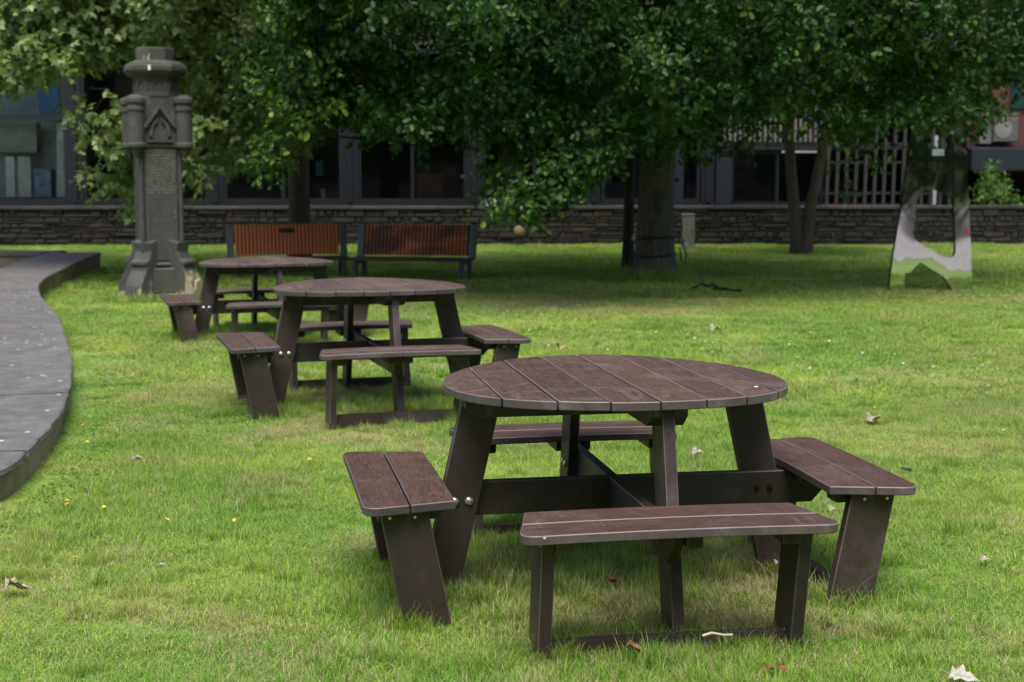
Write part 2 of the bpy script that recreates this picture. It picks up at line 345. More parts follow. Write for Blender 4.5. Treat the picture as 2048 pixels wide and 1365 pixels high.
# ------------------------------------------------------------------ picnic tables
def rot4(k):
    def f(x,y,z):
        for _ in range(k): x,y=-y,x
        return (x,y,z)
    return f
R_TOP=0.6; GP=0.1544; GAP=0.007; SAG=0.0496; TOPZ=0.75; TH=0.029
def make_table():
    root=thing('picnic_table','tmp','picnic table')
    mb=MB()
    for i in range(8):
        a=-R_TOP*0.9995 if i==0 else (i-4)*GP+GAP/2
        b=R_TOP*0.9995 if i==7 else (i-3)*GP-GAP/2
        nseg=12; poly=[]
        for j in range(nseg+1):
            u=a+(b-a)*j/nseg
            if i==0: u=a+(b-a)*(j/nseg)**2
            if i==7: u=b-(b-a)*(1-j/nseg)**2
            poly.append((u,-math.sqrt(max(R_TOP**2-u*u,1e-7))))
        poly += [(u,-v) for u,v in reversed(poly)]
        if i in (0,7):
            q=[]
            for p in poly:
                if not q or (Vector(p)-Vector(q[-1])).length>1e-3: q.append(p)
            if (Vector(q[0])-Vector(q[-1])).length<1e-3: q.pop()
            poly=q
        za,zb=-SAG*a*a,-SAG*b*b; jz=random.uniform(-0.0012,0.0012)
        mb.prism(poly,TOPZ-TH,TOPZ,0.0028,fm=lambda x,y,z,a=a,b=b,za=za,zb=zb,jz=jz:(x,y,z+za+(zb-za)*(x-a)/(b-a)+jz),smat=2)
    mb.build('tabletop',[M['top'],M['edge'],M['rim']],root)
    # bearers under the planks: three one way, three below them the other way
    mb=MB()
    for v,x0,x1 in ((-0.0835,-0.545,0.10),(0.0,-0.545,0.545),(0.0835,-0.10,0.545)):
        def bear(x0,x1,top,bot):
            p=[(x0,top)]
            p+=[(x0,bot+0.035),(x0+0.045,bot)] if x0<-0.2 else [(x0,bot)]
            p+=[(x1-0.045,bot),(x1,bot+0.035)] if x1>0.2 else [(x1,bot)]
            return p+[(x1,top)]
        mb.prism(bear(x0,x1,TOPZ-0.031,TOPZ-0.120),v-0.0215,v+0.0215,0.003,fm=lambda a,b,h:(a,h,b-SAG*a*a*0.9*(1 if b>TOPZ-0.07 else 0)))
        mb.prism(bear(-x1,-x0,TOPZ-0.0335,TOPZ-0.094),v-0.0215,v+0.0215,0.003,fm=lambda a,b,h:(-h,-a,b))
    mb.build('under_frame',[M['leg'],M['edge']],root)
    # splayed main legs, pinwheeled round the crossed beams
    legpoly=[(-0.405,0.718),(-0.54,0.718),(-0.707,-0.03),(-0.572,-0.03)]
    for k in range(4):
        f=rot4(k)
        mb=MB(); mb.prism(legpoly,0.0205,0.0605,0.003,fm=lambda a,b,h,f=f:f(h,a,b))
        lg=mb.build('leg',[M['leg'],M['edge']],root)
        # bolt heads (outer face) and nuts (beam face)
        for v in (-0.525,-0.575):
            zc=0.334; mb=MB()
            prof=[(0.0155,0.0605),(0.0145,0.0665),(0.010,0.0705),(0.002,0.0725)]
            base=MB(); base.lathe(prof,14)
            vs=[f(z,v+x,zc+y) for x,y,z in base.v]; mb.add(vs,base.f)
            mb.build('bolt_head',[M['zinc']],lg,smooth=True)
        for v in (-0.525,-0.575):
            mb=MB(); base=MB(); base.lathe([(0.011,-0.0205),(0.011,-0.030),(0.006,-0.031),(0.005,-0.038)],6)
            mb.add([f(z,v+x,0.334+y) for x,y,z in base.v],base.f)
            mb.build('nut',[M['blackmetal']],lg)
    beam=[(-0.83,0.392),(-0.83,0.375),(-0.735,0.273),(0.735,0.273),(0.83,0.375),(0.83,0.392)]
    mb=MB(); mb.prism(beam,-0.02,0.02,0.003,fm=lambda a,b,h:(a,h,b)); mb.build('beam',[M['leg'],M['edge']],root)
    for sgn in (-1,1):
        hb=[(0.021,0.392),(0.021,0.273),(0.735,0.273),(0.83,0.375),(0.83,0.392)]
        mb=MB(); mb.prism(hb,-0.02,0.02,0.003,fm=lambda a,b,h,s=sgn:(h*s,a*s,b)); mb.build('beam',[M['leg'],M['edge']],root)
    ri,ro,rg,ai,ao=0.6267,0.9223,0.7748,0.4165,0.4814
    hw=lambda r: ai+(ao-ai)*(r-ri)/(ro-ri)
    def outer_poly():
        r0=rg+GAP/2; c=0.055; pts=[(-hw(r0),-r0)]
        k=(ao-ai)/(ro-ri)
        left=[]
        for j in range(7):
            t=j/6*PI/2
            # rounded corner between the slanted end and the outer edge
            u=ao-c+c*math.cos(t); v=ro-c+c*math.sin(t)
            left.append((u-k*(ro-v)*0.9,v))
        pts += [(-u,-v) for u,v in left]
        pts += [(u,-v) for u,v in reversed(left)]
        pts.append((hw(r0),-r0)); return pts
    inner=[(-hw(rg-GAP/2),-(rg-GAP/2)),(hw(rg-GAP/2),-(rg-GAP/2)),(ai,-ri),(-ai,-ri)]
    SZ=0.4234
    def sub(poly,n=6):
        out=[]
        for i,p in enumerate(poly):
            q=poly[(i+1)%len(poly)]; out.append(p)
            if (Vector(q)-Vector(p)).length>0.3:
                for j in range(1,n): out.append((p[0]+(q[0]-p[0])*j/n,p[1]+(q[1]-p[1])*j/n))
        return out
    for k in range(4):
        f=rot4(k); benchroot=None
        mb=MB()
        dr=lambda x,y,z,f=f:f(x,y,z+0.0025-0.024*x*x)
        mb.prism(sub(inner),SZ-0.028,SZ,0.0028,fm=dr,smat=2); mb.prism(sub(outer_poly()),SZ-0.028,SZ,0.0028,fm=dr,smat=2)
        b=mb.build('bench',[M['seat' if k in (1,3) else 'seat_x'],M['edge'],M['rim']],root)
        el=[(-0.712,SZ-0.0285),(-0.866,SZ-0.0285),(-0.786,-0.03),(-0.630,-0.03)]
        for s in (-1,1):
            mb=MB(); mb.prism(el,0.366,0.406,0.003,fm=lambda a,bb,h,f=f,s=s:f(h*s,a,bb)); lg=mb.build('leg',[M['leg'],M['edge']],b)
            for vv in (-0.755,-0.835):
                mb=MB(); base=MB(); base.lathe([(0.0055,0.406),(0.005,0.4085),(0.002,0.409)],10)
                mb.add([f(z*s,vv+x,SZ-0.052+y) for x,y,z in base.v],base.f)
                mb.build('screw',[M['zinc']],lg)
            mb=MB(); mb.prism([(-0.66,SZ-0.0285),(-0.66,SZ-0.060),(-0.675,SZ-0.071),(-0.868,SZ-0.071),(-0.868,SZ-0.0285)],0.312,0.3645,0.003,fm=lambda a,bb,h,f=f,s=s:f(h*s,a,bb)); mb.build('cleat',[M['leg'],M['edge']],b)
            mb=MB(); mb.prism([(-0.66,SZ-0.0285),(-0.66,SZ-0.060),(-0.675,SZ-0.071),(-0.868,SZ-0.071),(-0.868,SZ-0.0285)],0.0215,0.070,0.003,fm=lambda a,bb,h,f=f,s=s:f(h*s,a,bb)); mb.build('cleat',[M['leg'],M['edge']],b)
        mb=MB(); mb.prism([(-0.715,-0.03),(-0.755,-0.03),(-0.755,0.050),(-0.715,0.050)],-0.365,0.365,0.004,fm=lambda a,bb,h,f=f:f(h,a,bb)); mb.build('ground_rail',[M['leg'],M['edge']],b)
    return root
t1=make_table()
t2=copy_tree(t1); t3=copy_tree(t1)
def put(t,loc,rz,label):
    t.location=loc; t.rotation_euler=(0,0,rz); tag(t,label,'picnic table','round picnic tables on the lawn')
put(t1,(0.3591,4.9496,0.0),0.1730,'reddish brown round picnic table with scuffed top, nearest of the three on the lawn')
put(t2,(-0.8917,8.9218,0.029),0.300,'greyish brown round picnic table standing between the nearest table and the dark stained slatted bench')
put(t3,(-2.2283,12.9027,-0.046),0.310,'greyish brown round picnic table beside the foot of the stone monument')
for t in (t2,t3):
    for ch in t.children:
        mt=None
        if ch.name.startswith('tabletop'): mt=M['top_grey']
        if ch.name.startswith('bench'): mt=M['seat_grey_x' if 'across' in ch.material_slots[0].material.name else 'seat_grey']
        if mt:
            ch.material_slots[0].link='OBJECT'; ch.material_slots[0].material=mt
# each bench of the nearest table sits a little askew
def bench_tweak(root,k,dr,dt):
    bs=[c for c in root.children if c.name.startswith('bench')]; bs.sort(key=lambda o:o.name)
    b=bs[k]; cx,cy,_=rot4(k)(0,-0.76,0)
    off=Vector((dt,0,0)) if k in (0,2) else Vector((0,dt,0))
    b.matrix_local=Matrix.Translation(Vector((cx,cy,0))+off)@Matrix.Rotation(dr,4,'Z')@Matrix.Scale(1.018 if k==0 else 1.0,4,Vector((1,0,0)))@Matrix.Translation(Vector((-cx,-cy,0)))
bench_tweak(t1,0,-0.012,-0.012); bench_tweak(t1,1,0.008,-0.016); bench_tweak(t1,3,0.014,-0.012)

# ------------------------------------------------------------------ slatted benches
M['slat']=None
def slatmat(name,stain):
    m,nt,b,_=new_mat(name); co=objco(nt)
    n=noise(nt,mapping(nt,co,(40,40,3)),1.0,6,0.6,0.6); n2=noise(nt,mapping(nt,co,(9,9,0.6)),1.0,3,0.6)
    c=mix(nt,n,(0.56,0.145,0.046),(0.82,0.28,0.105)); c=mix(nt,math_(nt,'MULTIPLY',n2,0.7),c,(0.62,0.155,0.055))
    if stain:
        s=noise(nt,mapping(nt,co,(1.5,1,3.2)),1.0,5,0.6,0.5); c=mix(nt,ramp(nt,s,[(0.36,(0,0,0)),(0.60,(0.88,)*3)]),c,(0.055,0.033,0.028))
    setc(nt,b,c); b.inputs['Roughness'].default_value=0.62; return m
M['slat']=slatmat('orange_timber',False); M['slat_stained']=slatmat('stained_orange_timber',True)
M['bluesteel']=simple('grey_blue_steel',(0.095,0.115,0.135),0.5,0.2,0.12,5)
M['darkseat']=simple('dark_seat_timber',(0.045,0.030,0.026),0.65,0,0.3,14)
M['plaque']=simple('dark_plaque',(0.02,0.022,0.024),0.4,0.3,0.2,20)
def slat_bench(label,p0,p1,mat,plaque):
    p0=Vector(p0);p1=Vector(p1); L=(p1-p0).length; rz=math.atan2(p1.y-p0.y,p1.x-p0.x)
    root=thing('slatted_bench',label,'bench',((p0.x+p1.x)/2,(p0.y+p1.y)/2,0),rz,'orange slatted benches in front of the stone wall')
    lean=lambda z:0.10*(z-0.30)/0.46
    n=28; W=L-0.24; mb=MB()
    for i in range(n):
        x0=-W/2+W*i/n; x1=x0+W/n*0.70; d=random.uniform(-0.002,0.002)
        mb.prism([(x0,0.335),(x1,0.335),(x1,0.775),(x0,0.775)],d-0.016,d+0.016,0.004,fm=lambda a,b,h:(a,h+lean(b),b),emat=0)
    
    br=mb.build('backrest',[mat],root)
    mb=MB(); mb.box(-W/2,W/2,0.018,0.028,0.337,0.77); mb.v=[(x,y+lean(z),z) for x,y,z in mb.v]; mb.build('backing_panel',[M['darkseat']],root)  # dark sheet added behind the slats so the gaps read as shade
    if plaque:
        mb=MB(); mb.prism([(-0.12,0.655),(0.11,0.655),(0.11,0.715),(-0.12,0.715)],-0.026,-0.0175,0.002,fm=lambda a,b,h:(a,h+lean(b),b),emat=0); pl=mb.build('plaque',[M['plaque']],br)
    for s in (-1,1):
        mb=MB(); x=s*(L/2-0.055)
        mb.prism([(x-0.05,0.30),(x+0.05,0.30),(x+0.05,0.785),(x-0.05,0.785)],-0.03,0.045,0.005,fm=lambda a,b,h:(a,h+lean(b),b),emat=0); mb.build('end_panel',[M['bluesteel']],root)
        mb=MB(); x=s*(L/2-0.10)
        mb.prism([(-0.46,0.272),(-0.40,0.02),(-0.34,0.02),(-0.38,0.225),(0.02,0.225),(0.0,-0.02),(0.06,-0.02),(0.07,0.272)],x-0.03,x+0.03,0.004,fm=lambda a,b,h:(h,a,b),emat=0)
        mb.box(x-0.03,x+0.03,-0.46,-0.36,-0.02,0.025); mb.build('leg',[M['bluesteel']],root)
    mb=MB()
    for i in range(6):
        y0=-0.47+i*0.083; mb.prism([(-L/2+0.01,y0),(L/2-0.01,y0),(L/2-0.01,y0+0.07),(-L/2+0.01,y0+0.07)],0.275,0.312,0.004,emat=0)
    mb.build('seat',[M['darkseat']],root)
    return root
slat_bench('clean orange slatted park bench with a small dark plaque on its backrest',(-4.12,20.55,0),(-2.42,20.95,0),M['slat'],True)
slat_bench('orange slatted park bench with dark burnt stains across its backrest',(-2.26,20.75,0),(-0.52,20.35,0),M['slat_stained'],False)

# ------------------------------------------------------------------ monument
def monument():
    rz=math.radians(22); loc=(-4.19,16.95,0)
    root=thing('stone_monument','tall soot dark stone monument pillar with corner turrets and carved inscription','monument',loc,rz); root.scale=(0.965,0.965,0.985)
    sm=M['monument']
    mb=MB(); mb.prism([(-0.40,-0.40),(0.40,-0.40),(0.40,0.40),(-0.40,0.40)],-0.05,0.09,0.012,emat=0)
    mb.prism([(-0.30,-0.30),(0.30,-0.30),(0.30,0.30),(-0.30,0.30)],0.0905,0.40,0.02,emat=0)
    mb.prism([(-0.265,-0.265),(0.265,-0.265),(0.265,0.265),(-0.265,0.265)],0.4005,0.47,0.03,emat=0)
    mb.build('base',[M['monbase']],root)
    mb=MB(); a=0.235; c=0.045
    mb.prism([(-a+c,-a),(a-c,-a),(a,-a+c),(a,a-c),(a-c,a),(-a+c,a),(-a,a-c),(-a,-a+c)],0.4705,1.82,0.006,emat=0)
    mb.prism([(-0.255,-0.255),(0.255,-0.255),(0.255,0.255),(-0.255,0.255)],1.8205,2.42,0.01,emat=0)
    # slim corner shafts
    for sx in (-1,1):
        for sy in (-1,1): mb.lathe([(0.028,0.60),(0.028,1.74),(0.045,1.79)],8,(sx*(a-0.004),sy*(a-0.004)))
    # sunk lower panel frame on the front and sides
    sh=mb.build('shaft',[sm],root)
    mb=MB()
    for sx in (-1,1): mb.box(sx*0.165-0.014,sx*0.165+0.014,-a-0.012,-a+0.01,0.52,1.26)
    mb.box(-0.151,0.151,-a-0.012,-a+0.01,0.49,0.52); mb.build('panel_frame',[M['monbase']],sh)
    # gablet with pointed arch
    mb=MB()
    for sy,dd in ((-1,0),):
        y0,y1=-0.285,-0.25
        for s in (-1,1):
            mb.prism([(0,2.33),(s*0.205,2.06),(s*0.165,2.045),(0,2.27)],0,0.055,0.006,fm=lambda p,q,h:(p,-0.256-h,q),emat=0)
            arc=[];arci=[]
            for j in range(9):
                t=j/8*PI*0.42; arc.append((s*(0.125-0.22*(1-math.cos(t))*0.60),1.95+0.22*math.sin(t)))
            arci=[(p*0.74,1.95+(q-1.95)*0.82) for p,q in arc]
            mb.prism(arc+list(reversed(arci)),0,0.03,0.004,fm=lambda p,q,h:(p,-0.256-h,q),emat=0)
        mb.box(-0.15,0.15,-0.285,-0.256,1.885,1.91)
        mb.lathe([(0.032,-0.010),(0.032,0.012)],10,(0,0)) if False else None
    mb.build('gable_carving',[sm],root)
    # corner turrets
    for sx in (-1,1):
        for sy in (-1,1):
            mb=MB(); cx,cy=sx*0.285,sy*0.285
            mb.lathe([(0.02,1.69),(0.045,1.74),(0.06,1.80),(0.112,1.83),(0.112,1.865),(0.096,1.88),(0.094,2.24),(0.108,2.255),(0.108,2.285),(0.097,2.295),(0.097,2.325),(0.118,2.345),(0.118,2.385),(0.10,2.41),(0.05,2.435)],20,(cx,cy))
            mb.build('turret',[sm],root)
    # scrolled buttress feet on the diagonals
    prof=[(0.20,0.74),(0.355,0.70),(0.335,0.60),(0.375,0.51),(0.45,0.475),(0.45,0.445),(0.42,0.43),(0.44,0.37),(0.50,0.29),(0.55,0.20),(0.57,0.10),(0.57,-0.05),(0.20,-0.05)]
    for i,(sx,sy) in enumerate(((-1,-1),(1,-1),(1,1),(-1,1))):
        ang=math.atan2(sy,sx); ca,sa=math.cos(ang),math.sin(ang)
        mb=MB(); mb.prism(prof,-0.12,0.12,0.012,fm=lambda p,q,h:(ca*p-sa*h,sa*p+ca*h,q),emat=0)
        ft=mb.build('buttress_foot',[M['monbase']],root)
        if i==1:
            mb=MB(); pp=[(0.455,0.36),(0.495,0.29),(0.55,0.195),(0.572,0.10),(0.572,0.02),(0.47,0.02),(0.44,0.12),(0.455,0.25)]
            mb.prism(pp,0.1205,0.126,0.002,fm=lambda p,q,h:(ca*p-sa*-h,sa*p+ca*-h,q),emat=0)
            mb.prism([(0.07,0.03),(-0.07,0.03),(-0.09,0.13),(-0.05,0.24),(0.02,0.26),(0.085,0.20)],0.5,0.5745,0.002,fm=lambda h,q,p:(ca*p-sa*h,sa*p+ca*h,q),emat=0)
            mb.build('flaked_patch',[M['monpatch']],ft)
    # octagonal drum, cap ring and top block
    mb=MB(); mb.lathe([(0.285,2.4205),(0.285,2.46),(0.272,2.475),(0.268,2.61),(0.285,2.645)],8,ph=PI/8)
    for k in range(8):
        t=k*PI/4; ca,sa=math.cos(t),math.sin(t)
        for s in (-1,1):
            pl=[(s*0.085,2.48),(s*0.085,2.56),(s*0.04,2.62),(0,2.645),(0,2.615),(s*0.03,2.595),(s*0.062,2.555),(s*0.062,2.48)]
            mb.prism(pl,0.244,0.266,0.003,fm=lambda p,q,h:(ca*h-sa*p,sa*h+ca*p,q),emat=0)
    mb.build('drum',[sm],root)
    mb=MB(); mb.lathe([(0.285,2.6455),(0.33,2.665),(0.37,2.70),(0.388,2.725),(0.388,2.765),(0.37,2.80),(0.27,2.845)],8,ph=PI/8); mb.build('cap',[sm],root)
    mb=MB(); mb.lathe([(0.235,2.8455),(0.235,2.985),(0.225,2.995)],8,ph=PI/8)
    mb.build('top_block',[M['monbase']],root)
    mb=MB(); mb.box(-0.135,-0.105,-0.362,-0.357,2.715,2.775); mb.build('white_streak',[simple('bird_dropping',(0.7,0.7,0.68),0.7)],root)
    # worn lettering, too weathered to read: rows of shallow cut strokes
    mb=MB(); rr=random.Random(3)
    for row in range(16):
        z=1.79-row*0.0335; w=(0.06 if row==0 else 0.10 if row==1 else rr.uniform(0.15,0.185)); x=-w
        while x<w:
            l=rr.uniform(0.008,0.017)
            if rr.random()<0.86:
                for kx in (0,1):
                    mb.box(x+kx*l*0.55,x+kx*l*0.55+0.0035,-a-0.0015,-a+0.004,z,z+0.016)
                mb.box(x,x+l*0.75,-a-0.0012,-a+0.004,z+rr.choice((0.0,0.0065,0.0125)),z+rr.choice((0.003,0.0095,0.016)))
            x+=l+0.005
    mb.build('inscription',[M['letter']],sh,recalc=False)
    return root
monument()

# ------------------------------------------------------------------ polished steel sculpture
def rounded(pts,rads,n=6):
    out=[]
    k=len(pts)
    for i in range(k):
        r=rads[i] if isinstance(rads,(list,tuple)) else rads
        p0,p,p2=Vector(pts[i-1]),Vector(pts[i]),Vector(pts[(i+1)%k])
        if r<=0: out.append(tuple(p)); continue
        a=(p0-p); b=(p2-p); la,lb=a.length,b.length; d=min(r,la*0.48,lb*0.48)
        A=p+a/la*d; B=p+b/lb*d
        for j in range(n+1):
            t=j/n; q=A*(1-t)**2+p*2*t*(1-t)+B*t*t; out.append((q.x,q.y))
    return out
def sculpture():
    base=Vector((4.765,17.97,0)); rz=math.atan2(0.20,1.13); dx=Vector((math.cos(rz),math.sin(rz),0)); nv=Vector((math.sin(rz),-math.cos(rz),0))
    def pl(zx,zy):
        px,py=1700+zx/2.905,150+zy/2.905; r=_ray(px,py); C=Vector((0,0,CAM_H)); k=(base-C).dot(nv)/r.dot(nv); p=C+r*k
        return ((p-base).dot(dx),p.z)
    Q=lambda L:[pl(*q) for q in L]
    outer=rounded(Q([(222,1285),(305,1283),(320,1152),(350,1150),(405,1088),(545,1175),(608,1275),(712,1273),(702,1000),(690,700),(676,300),(664,60),(640,-20),(430,-20),(398,60),(372,260),(350,400),(300,760),(250,1060)]),[0,0,0,0.01,0.02,0.01,0,0,0,0,0,0.1,0.1,0.1,0.1,0,0,0,0],4)
    low=rounded(Q([(462,652),(604,715),(614,1058),(545,1062),(366,952),(392,705)]),[0.10,0.07,0.09,0.07,0.08,0.06],5)
    top=rounded(Q([(458,80),(570,80),(576,438),(452,438)]),[0.10,0.10,0.08,0.08],6)
    bm=bmesh.new()
    for lp in (outer,low,top):
        vs=[bm.verts.new((x,0,z)) for x,z in lp]
        for i in range(len(vs)): bm.edges.new((vs[i-1],vs[i]))
    bmesh.ops.triangle_fill(bm,use_beauty=True,edges=bm.edges[:])
    fs=bm.faces[:]
    ret=bmesh.ops.extrude_face_region(bm,geom=fs); vs=[g for g in ret['geom'] if isinstance(g,bmesh.types.BMVert)]
    bmesh.ops.translate(bm,vec=(0,0.055,0),verts=vs); bmesh.ops.recalc_face_normals(bm,faces=bm.faces)
    me=bpy.data.meshes.new('steel_sculpture'); bm.to_mesh(me); bm.free()
    m,nt,b,_=new_mat('polished_steel'); b.inputs['Metallic'].default_value=1; b.inputs['Base Color'].default_value=(0.62,0.64,0.66,1); b.inputs['Roughness'].default_value=0.045
    co=objco(nt); n=noise(nt,mapping(nt,co,(1.6,1,0.8)),1.6,0.6,0.4,0.7); bump(nt,b,n,0.15,0.09)
    md=simple('dark_steel_edge',(0.03,0.032,0.035),0.4,0.6,0.2,5)
    me.materials.append(m); me.materials.append(md)
    for p in me.polygons: p.material_index=0 if abs(p.normal.y)>0.9 else 1
    o=bpy.data.objects.new('steel_sculpture',me); COL.objects.link(o); o.location=base; o.rotation_euler=(0,0,rz)
    tag(o,'tall mirror polished steel letter-like sculpture with two openings, standing on the grass','sculpture')
    a=pl(478,432); c=pl(545,470); mb=MB(); mb.box(a[0],c[0],-0.006,-0.001,c[1],a[1]); s=mb.build('sign_plate',[simple('pale_plate',(0.62,0.66,0.72),0.4)],o)
    pr=Q([(680,905)])[0]; mb=MB(); mb.prism([(pr[0]-0.035,pr[1]-0.01),(pr[0]+0.03,pr[1]-0.03),(pr[0]+0.04,pr[1]+0.02),(pr[0]-0.005,pr[1]+0.035)],-0.004,-0.001,0.0008,fm=lambda x,z,h:(x,h,z),emat=0); mb.build('sticker',[simple('red_sticker',(0.55,0.05,0.06),0.5)],o)
sculpture()

# ------------------------------------------------------------------ stone walls
def rubble_wall(name,label,p0,p1,h,th,courses,slen,mats,capmat,cap_h=0.07,over=0.04,seed=1):
    p0=Vector(p0);p1=Vector(p1);L=(p1-p0).length;rz=math.atan2(p1.y-p0.y,p1.x-p0.x)
    root=thing(name,label,'wall',p0,rz); rr=random.Random(seed)
    mb=MB(); mb.box(0,L,0.03,th,-0.1,h-cap_h-0.004)
    z=-0.06
    hs=[rr.uniform(0.75,1.3) for _ in range(courses)]; sc=(h-cap_h-0.01-z)/sum(hs)
    for hh in hs:
        hh*=sc; x=0.0
        while x<L:
            l=min(rr.choice((rr.uniform(*slen),rr.uniform(slen[0]*0.5,slen[0]*1.2))),L-x)
            if L-x-l<0.12: l=L-x
            parts=[(0,1)] if rr.random()<0.62 else [(0,rr.uniform(0.35,0.62))]
            if len(parts)==1 and parts[0][1]<1: parts.append((parts[0][1],1))
            for q0,q1 in parts:
                d=rr.uniform(-0.018,0.010); g=0.0045; e=[rr.uniform(0,0.018) for _ in range(8)]
                za,zb=z+hh*q0,z+hh*q1
                mb.prism([(x+g+e[0],za+g+e[4]),(x+l*0.5,za+g+e[6]*0.6),(x+l-g-e[1],za+g+e[5]),(x+l-g-e[2],zb-g-e[6]),(x+l*0.45,zb-g-e[4]*0.6),(x+g+e[3],zb-g-e[7])],0,0.075-d,0.014,fm=lambda a,b,hq,d=d:(a,0.07-hq,b),emat=0)
            x+=l
        z+=hh
    mb.build('stonework',mats,root)
    mb=MB(); x=0
    while x<L:
        l=min(rr.uniform(0.7,1.3),L-x); d=rr.uniform(-0.012,0.012); dz=rr.uniform(-0.006,0.006)
        mb.prism([(x+0.004,-over+d),(x+l-0.004,-over+d),(x+l-0.004,th+over),(x+0.004,th+over)],h-cap_h,h+dz,0.010,emat=0); x+=l
    mb.build('coping',[capmat],root)
    return root
rubble_wall('stone_wall','long dark rubble stone wall with flat coping running along the back of the lawn',(-17,29.95,0),(19,31.55,0),0.85,0.45,7,(0.16,0.62),[M['wallstone']],M['wallcap'],seed=4)

# S-curved seat wall on the left: outer (lawn) edge of its coping, surveyed point by point
_rj=random.Random(12)
edge=[(-5.6,3.1),(-4.2,3.55),(-3.2,4.25),(-2.55,5.15),(-2.27,6.1),(-2.31,6.75),(-2.41,7.4),(-2.57,8.1),(-2.83,9.05),(-3.06,9.8),(-3.33,10.6),(-3.68,11.6),(-4.11,12.8),(-4.5,13.75),(-4.94,14.85),(-5.34,16.0),(-5.66,17.2),(-5.93,18.8),(-6.17,20.3),(-6.36,21.6),(-6.45,22.35)]
def densify(pts,n):
    out=[]; P=[Vector(p) for p in pts]
    for i in range(len(P)-1):
        p0=P[max(i-1,0)];p1=P[i];p2=P[i+1];p3=P[min(i+2,len(P)-1)]
        for j in range(n):
            t=j/n; out.append(0.5*((2*p1)+(-p0+p2)*t+(2*p0-5*p1+4*p2-p3)*t*t+(-p0+3*p1-3*p2+p3)*t**3))
    out.append(P[-1]); return out
E2=densify(edge,4)
WZ=lambda y:0.16+(max(y,4)-6)*0.14/18
def strip(mb,line,offs,zf,mat=0,jit=0.0):
    # cross-section given as (offset to the left of the line, dz); swept along the line
    n=len(line); k=len(offs); base=len(mb.v)
    for i,p in enumerate(line):
        d=(line[min(i+1,n-1)]-line[max(i-1,0)]).normalized(); nrm=Vector((-d.y,d.x))
        jj=_rj.uniform(-jit,jit)
        for o,dz in offs:
            q=p+nrm*(o+(jj if o<0.05 else 0)); mb.v.append((q.x,q.y,(zf(p.y)+dz) if dz>-0.5 else -0.1))
    for i in range(n-1):
        for j in range(k):
            j2=(j+1)%k; mb.f.append([base+i*k+j,base+i*k+j2,base+(i+1)*k+j2,base+(i+1)*k+j]); mb.m.append(mat)
    mb.f.append([base+j for j in range(k)]); mb.m.append(mat); mb.f.append([base+(n-1)*k+j for j in reversed(range(k))]); mb.m.append(mat)
kr=thing('curved_seat_wall','low S-curved stone wall with a broad grey coping spotted with white, along the left of the lawn','wall')
mb=MB(); rj=random.Random(5)
i=0
while i<len(E2)-1:   # coping laid as separate slabs with fine joints
    j=min(i+rj.choice((3,4,5)),len(E2)-1); seg=[Vector(p) for p in E2[i:j+1]]
    if (len(E2)-1)-j<2: j=len(E2)-1; seg=[Vector(p) for p in E2[i:j+1]]
    a=(seg[1]-seg[0]).normalized()*0.004; seg[0]=seg[0]+a; b=(seg[-1]-seg[-2]).normalized()*0.004; seg[-1]=seg[-1]-b
    w=0.82; dz=rj.uniform(-0.003,0.003)
    strip(mb,seg,[(0.0,-0.036+dz),(-0.006+0.0,-0.028+dz),(-0.002,-0.006+dz),(0.010,0.0+dz),(w-0.01,0.0+dz),(w,-0.008+dz),(w,-0.036+dz)],WZ,jit=0.007)
    i=j
mb.build('coping',[M['coping']],kr)
mb=MB(); strip(mb,E2,[(0.012,-0.0365),(0.78,-0.0365),(0.78,-1),(0.035,-1)],WZ); mb.build('wall_body',[M['kerbface']],kr)
k2=thing('low_wall','straight low brown stone wall with grey coping, running off left behind the end of the curved wall','wall')
L2=[Vector((-7.30,22.05)),Vector((-8.6,22.3)),Vector((-11,22.7)),Vector((-15,23.3))]; L2=[p for p in reversed(L2)]
mb=MB(); strip(mb,L2,[(0,-0.05),(0,0),(0.8,0),(0.8,-0.05)],lambda y:0.29); mb.build('coping',[M['coping']],k2)
mb=MB(); strip(mb,L2,[(0.03,-0.0505),(0.77,-0.0505),(0.77,-1),(0.03,-1)],lambda y:0.29); mb.build('wall_body',[M['innerface']],k2)

# ------------------------------------------------------------------ office building behind the wall
M['frame']=simple('blue_grey_window_frame',(0.007,0.009,0.015),0.45,0.1,0.08,2)
M['panelblue']=simple('dark_blue_cladding',(0.006,0.009,0.018),0.5,0,0.1,2)
M['render']=simple('grey_cladding',(0.030,0.031,0.035),0.7,0,0.2,1)
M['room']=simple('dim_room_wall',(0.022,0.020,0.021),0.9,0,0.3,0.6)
m,nt,b,out=new_mat('window_glass'); nt.nodes.remove(b)
tr=N(nt,'ShaderNodeBsdfTransparent'); tr.inputs[0].default_value=(0.93,0.95,0.96,1); gl=N(nt,'ShaderNodeBsdfGlossy'); gl.inputs['Roughness'].default_value=0.03
fr=N(nt,'ShaderNodeFresnel'); fr.inputs[0].default_value=1.5; mx=N(nt,'ShaderNodeMixShader')
nt.links.new(fr.outputs[0],mx.inputs[0]); nt.links.new(tr.outputs[0],mx.inputs[1]); nt.links.new(gl.outputs[0],mx.inputs[2]); nt.links.new(mx.outputs[0],out.inputs[0])
M['glass']=m
ob=thing('office_building','long office building with blue grey framed dark windows behind the stone wall','building',(0,33,0))
mull=[-16.3,-13.15,-10.05,-6.82,-3.727,-0.863,1.886,4.509]
mb=MB()
mb.box(-19,10.35,0.02,9.0,0.0,0.80); mb.box(-19,10.35,0.0,9.0,4.35,9.4)
mb.box(-19,10.35,6.0,9.0,0.801,4.349); mb.box(-19,-16.5,0.0,5.99,0.801,4.349); mb.box(10.2,10.35,0.0,5.99,0.801,4.349)
mb.build('wall',[M['render']],ob)
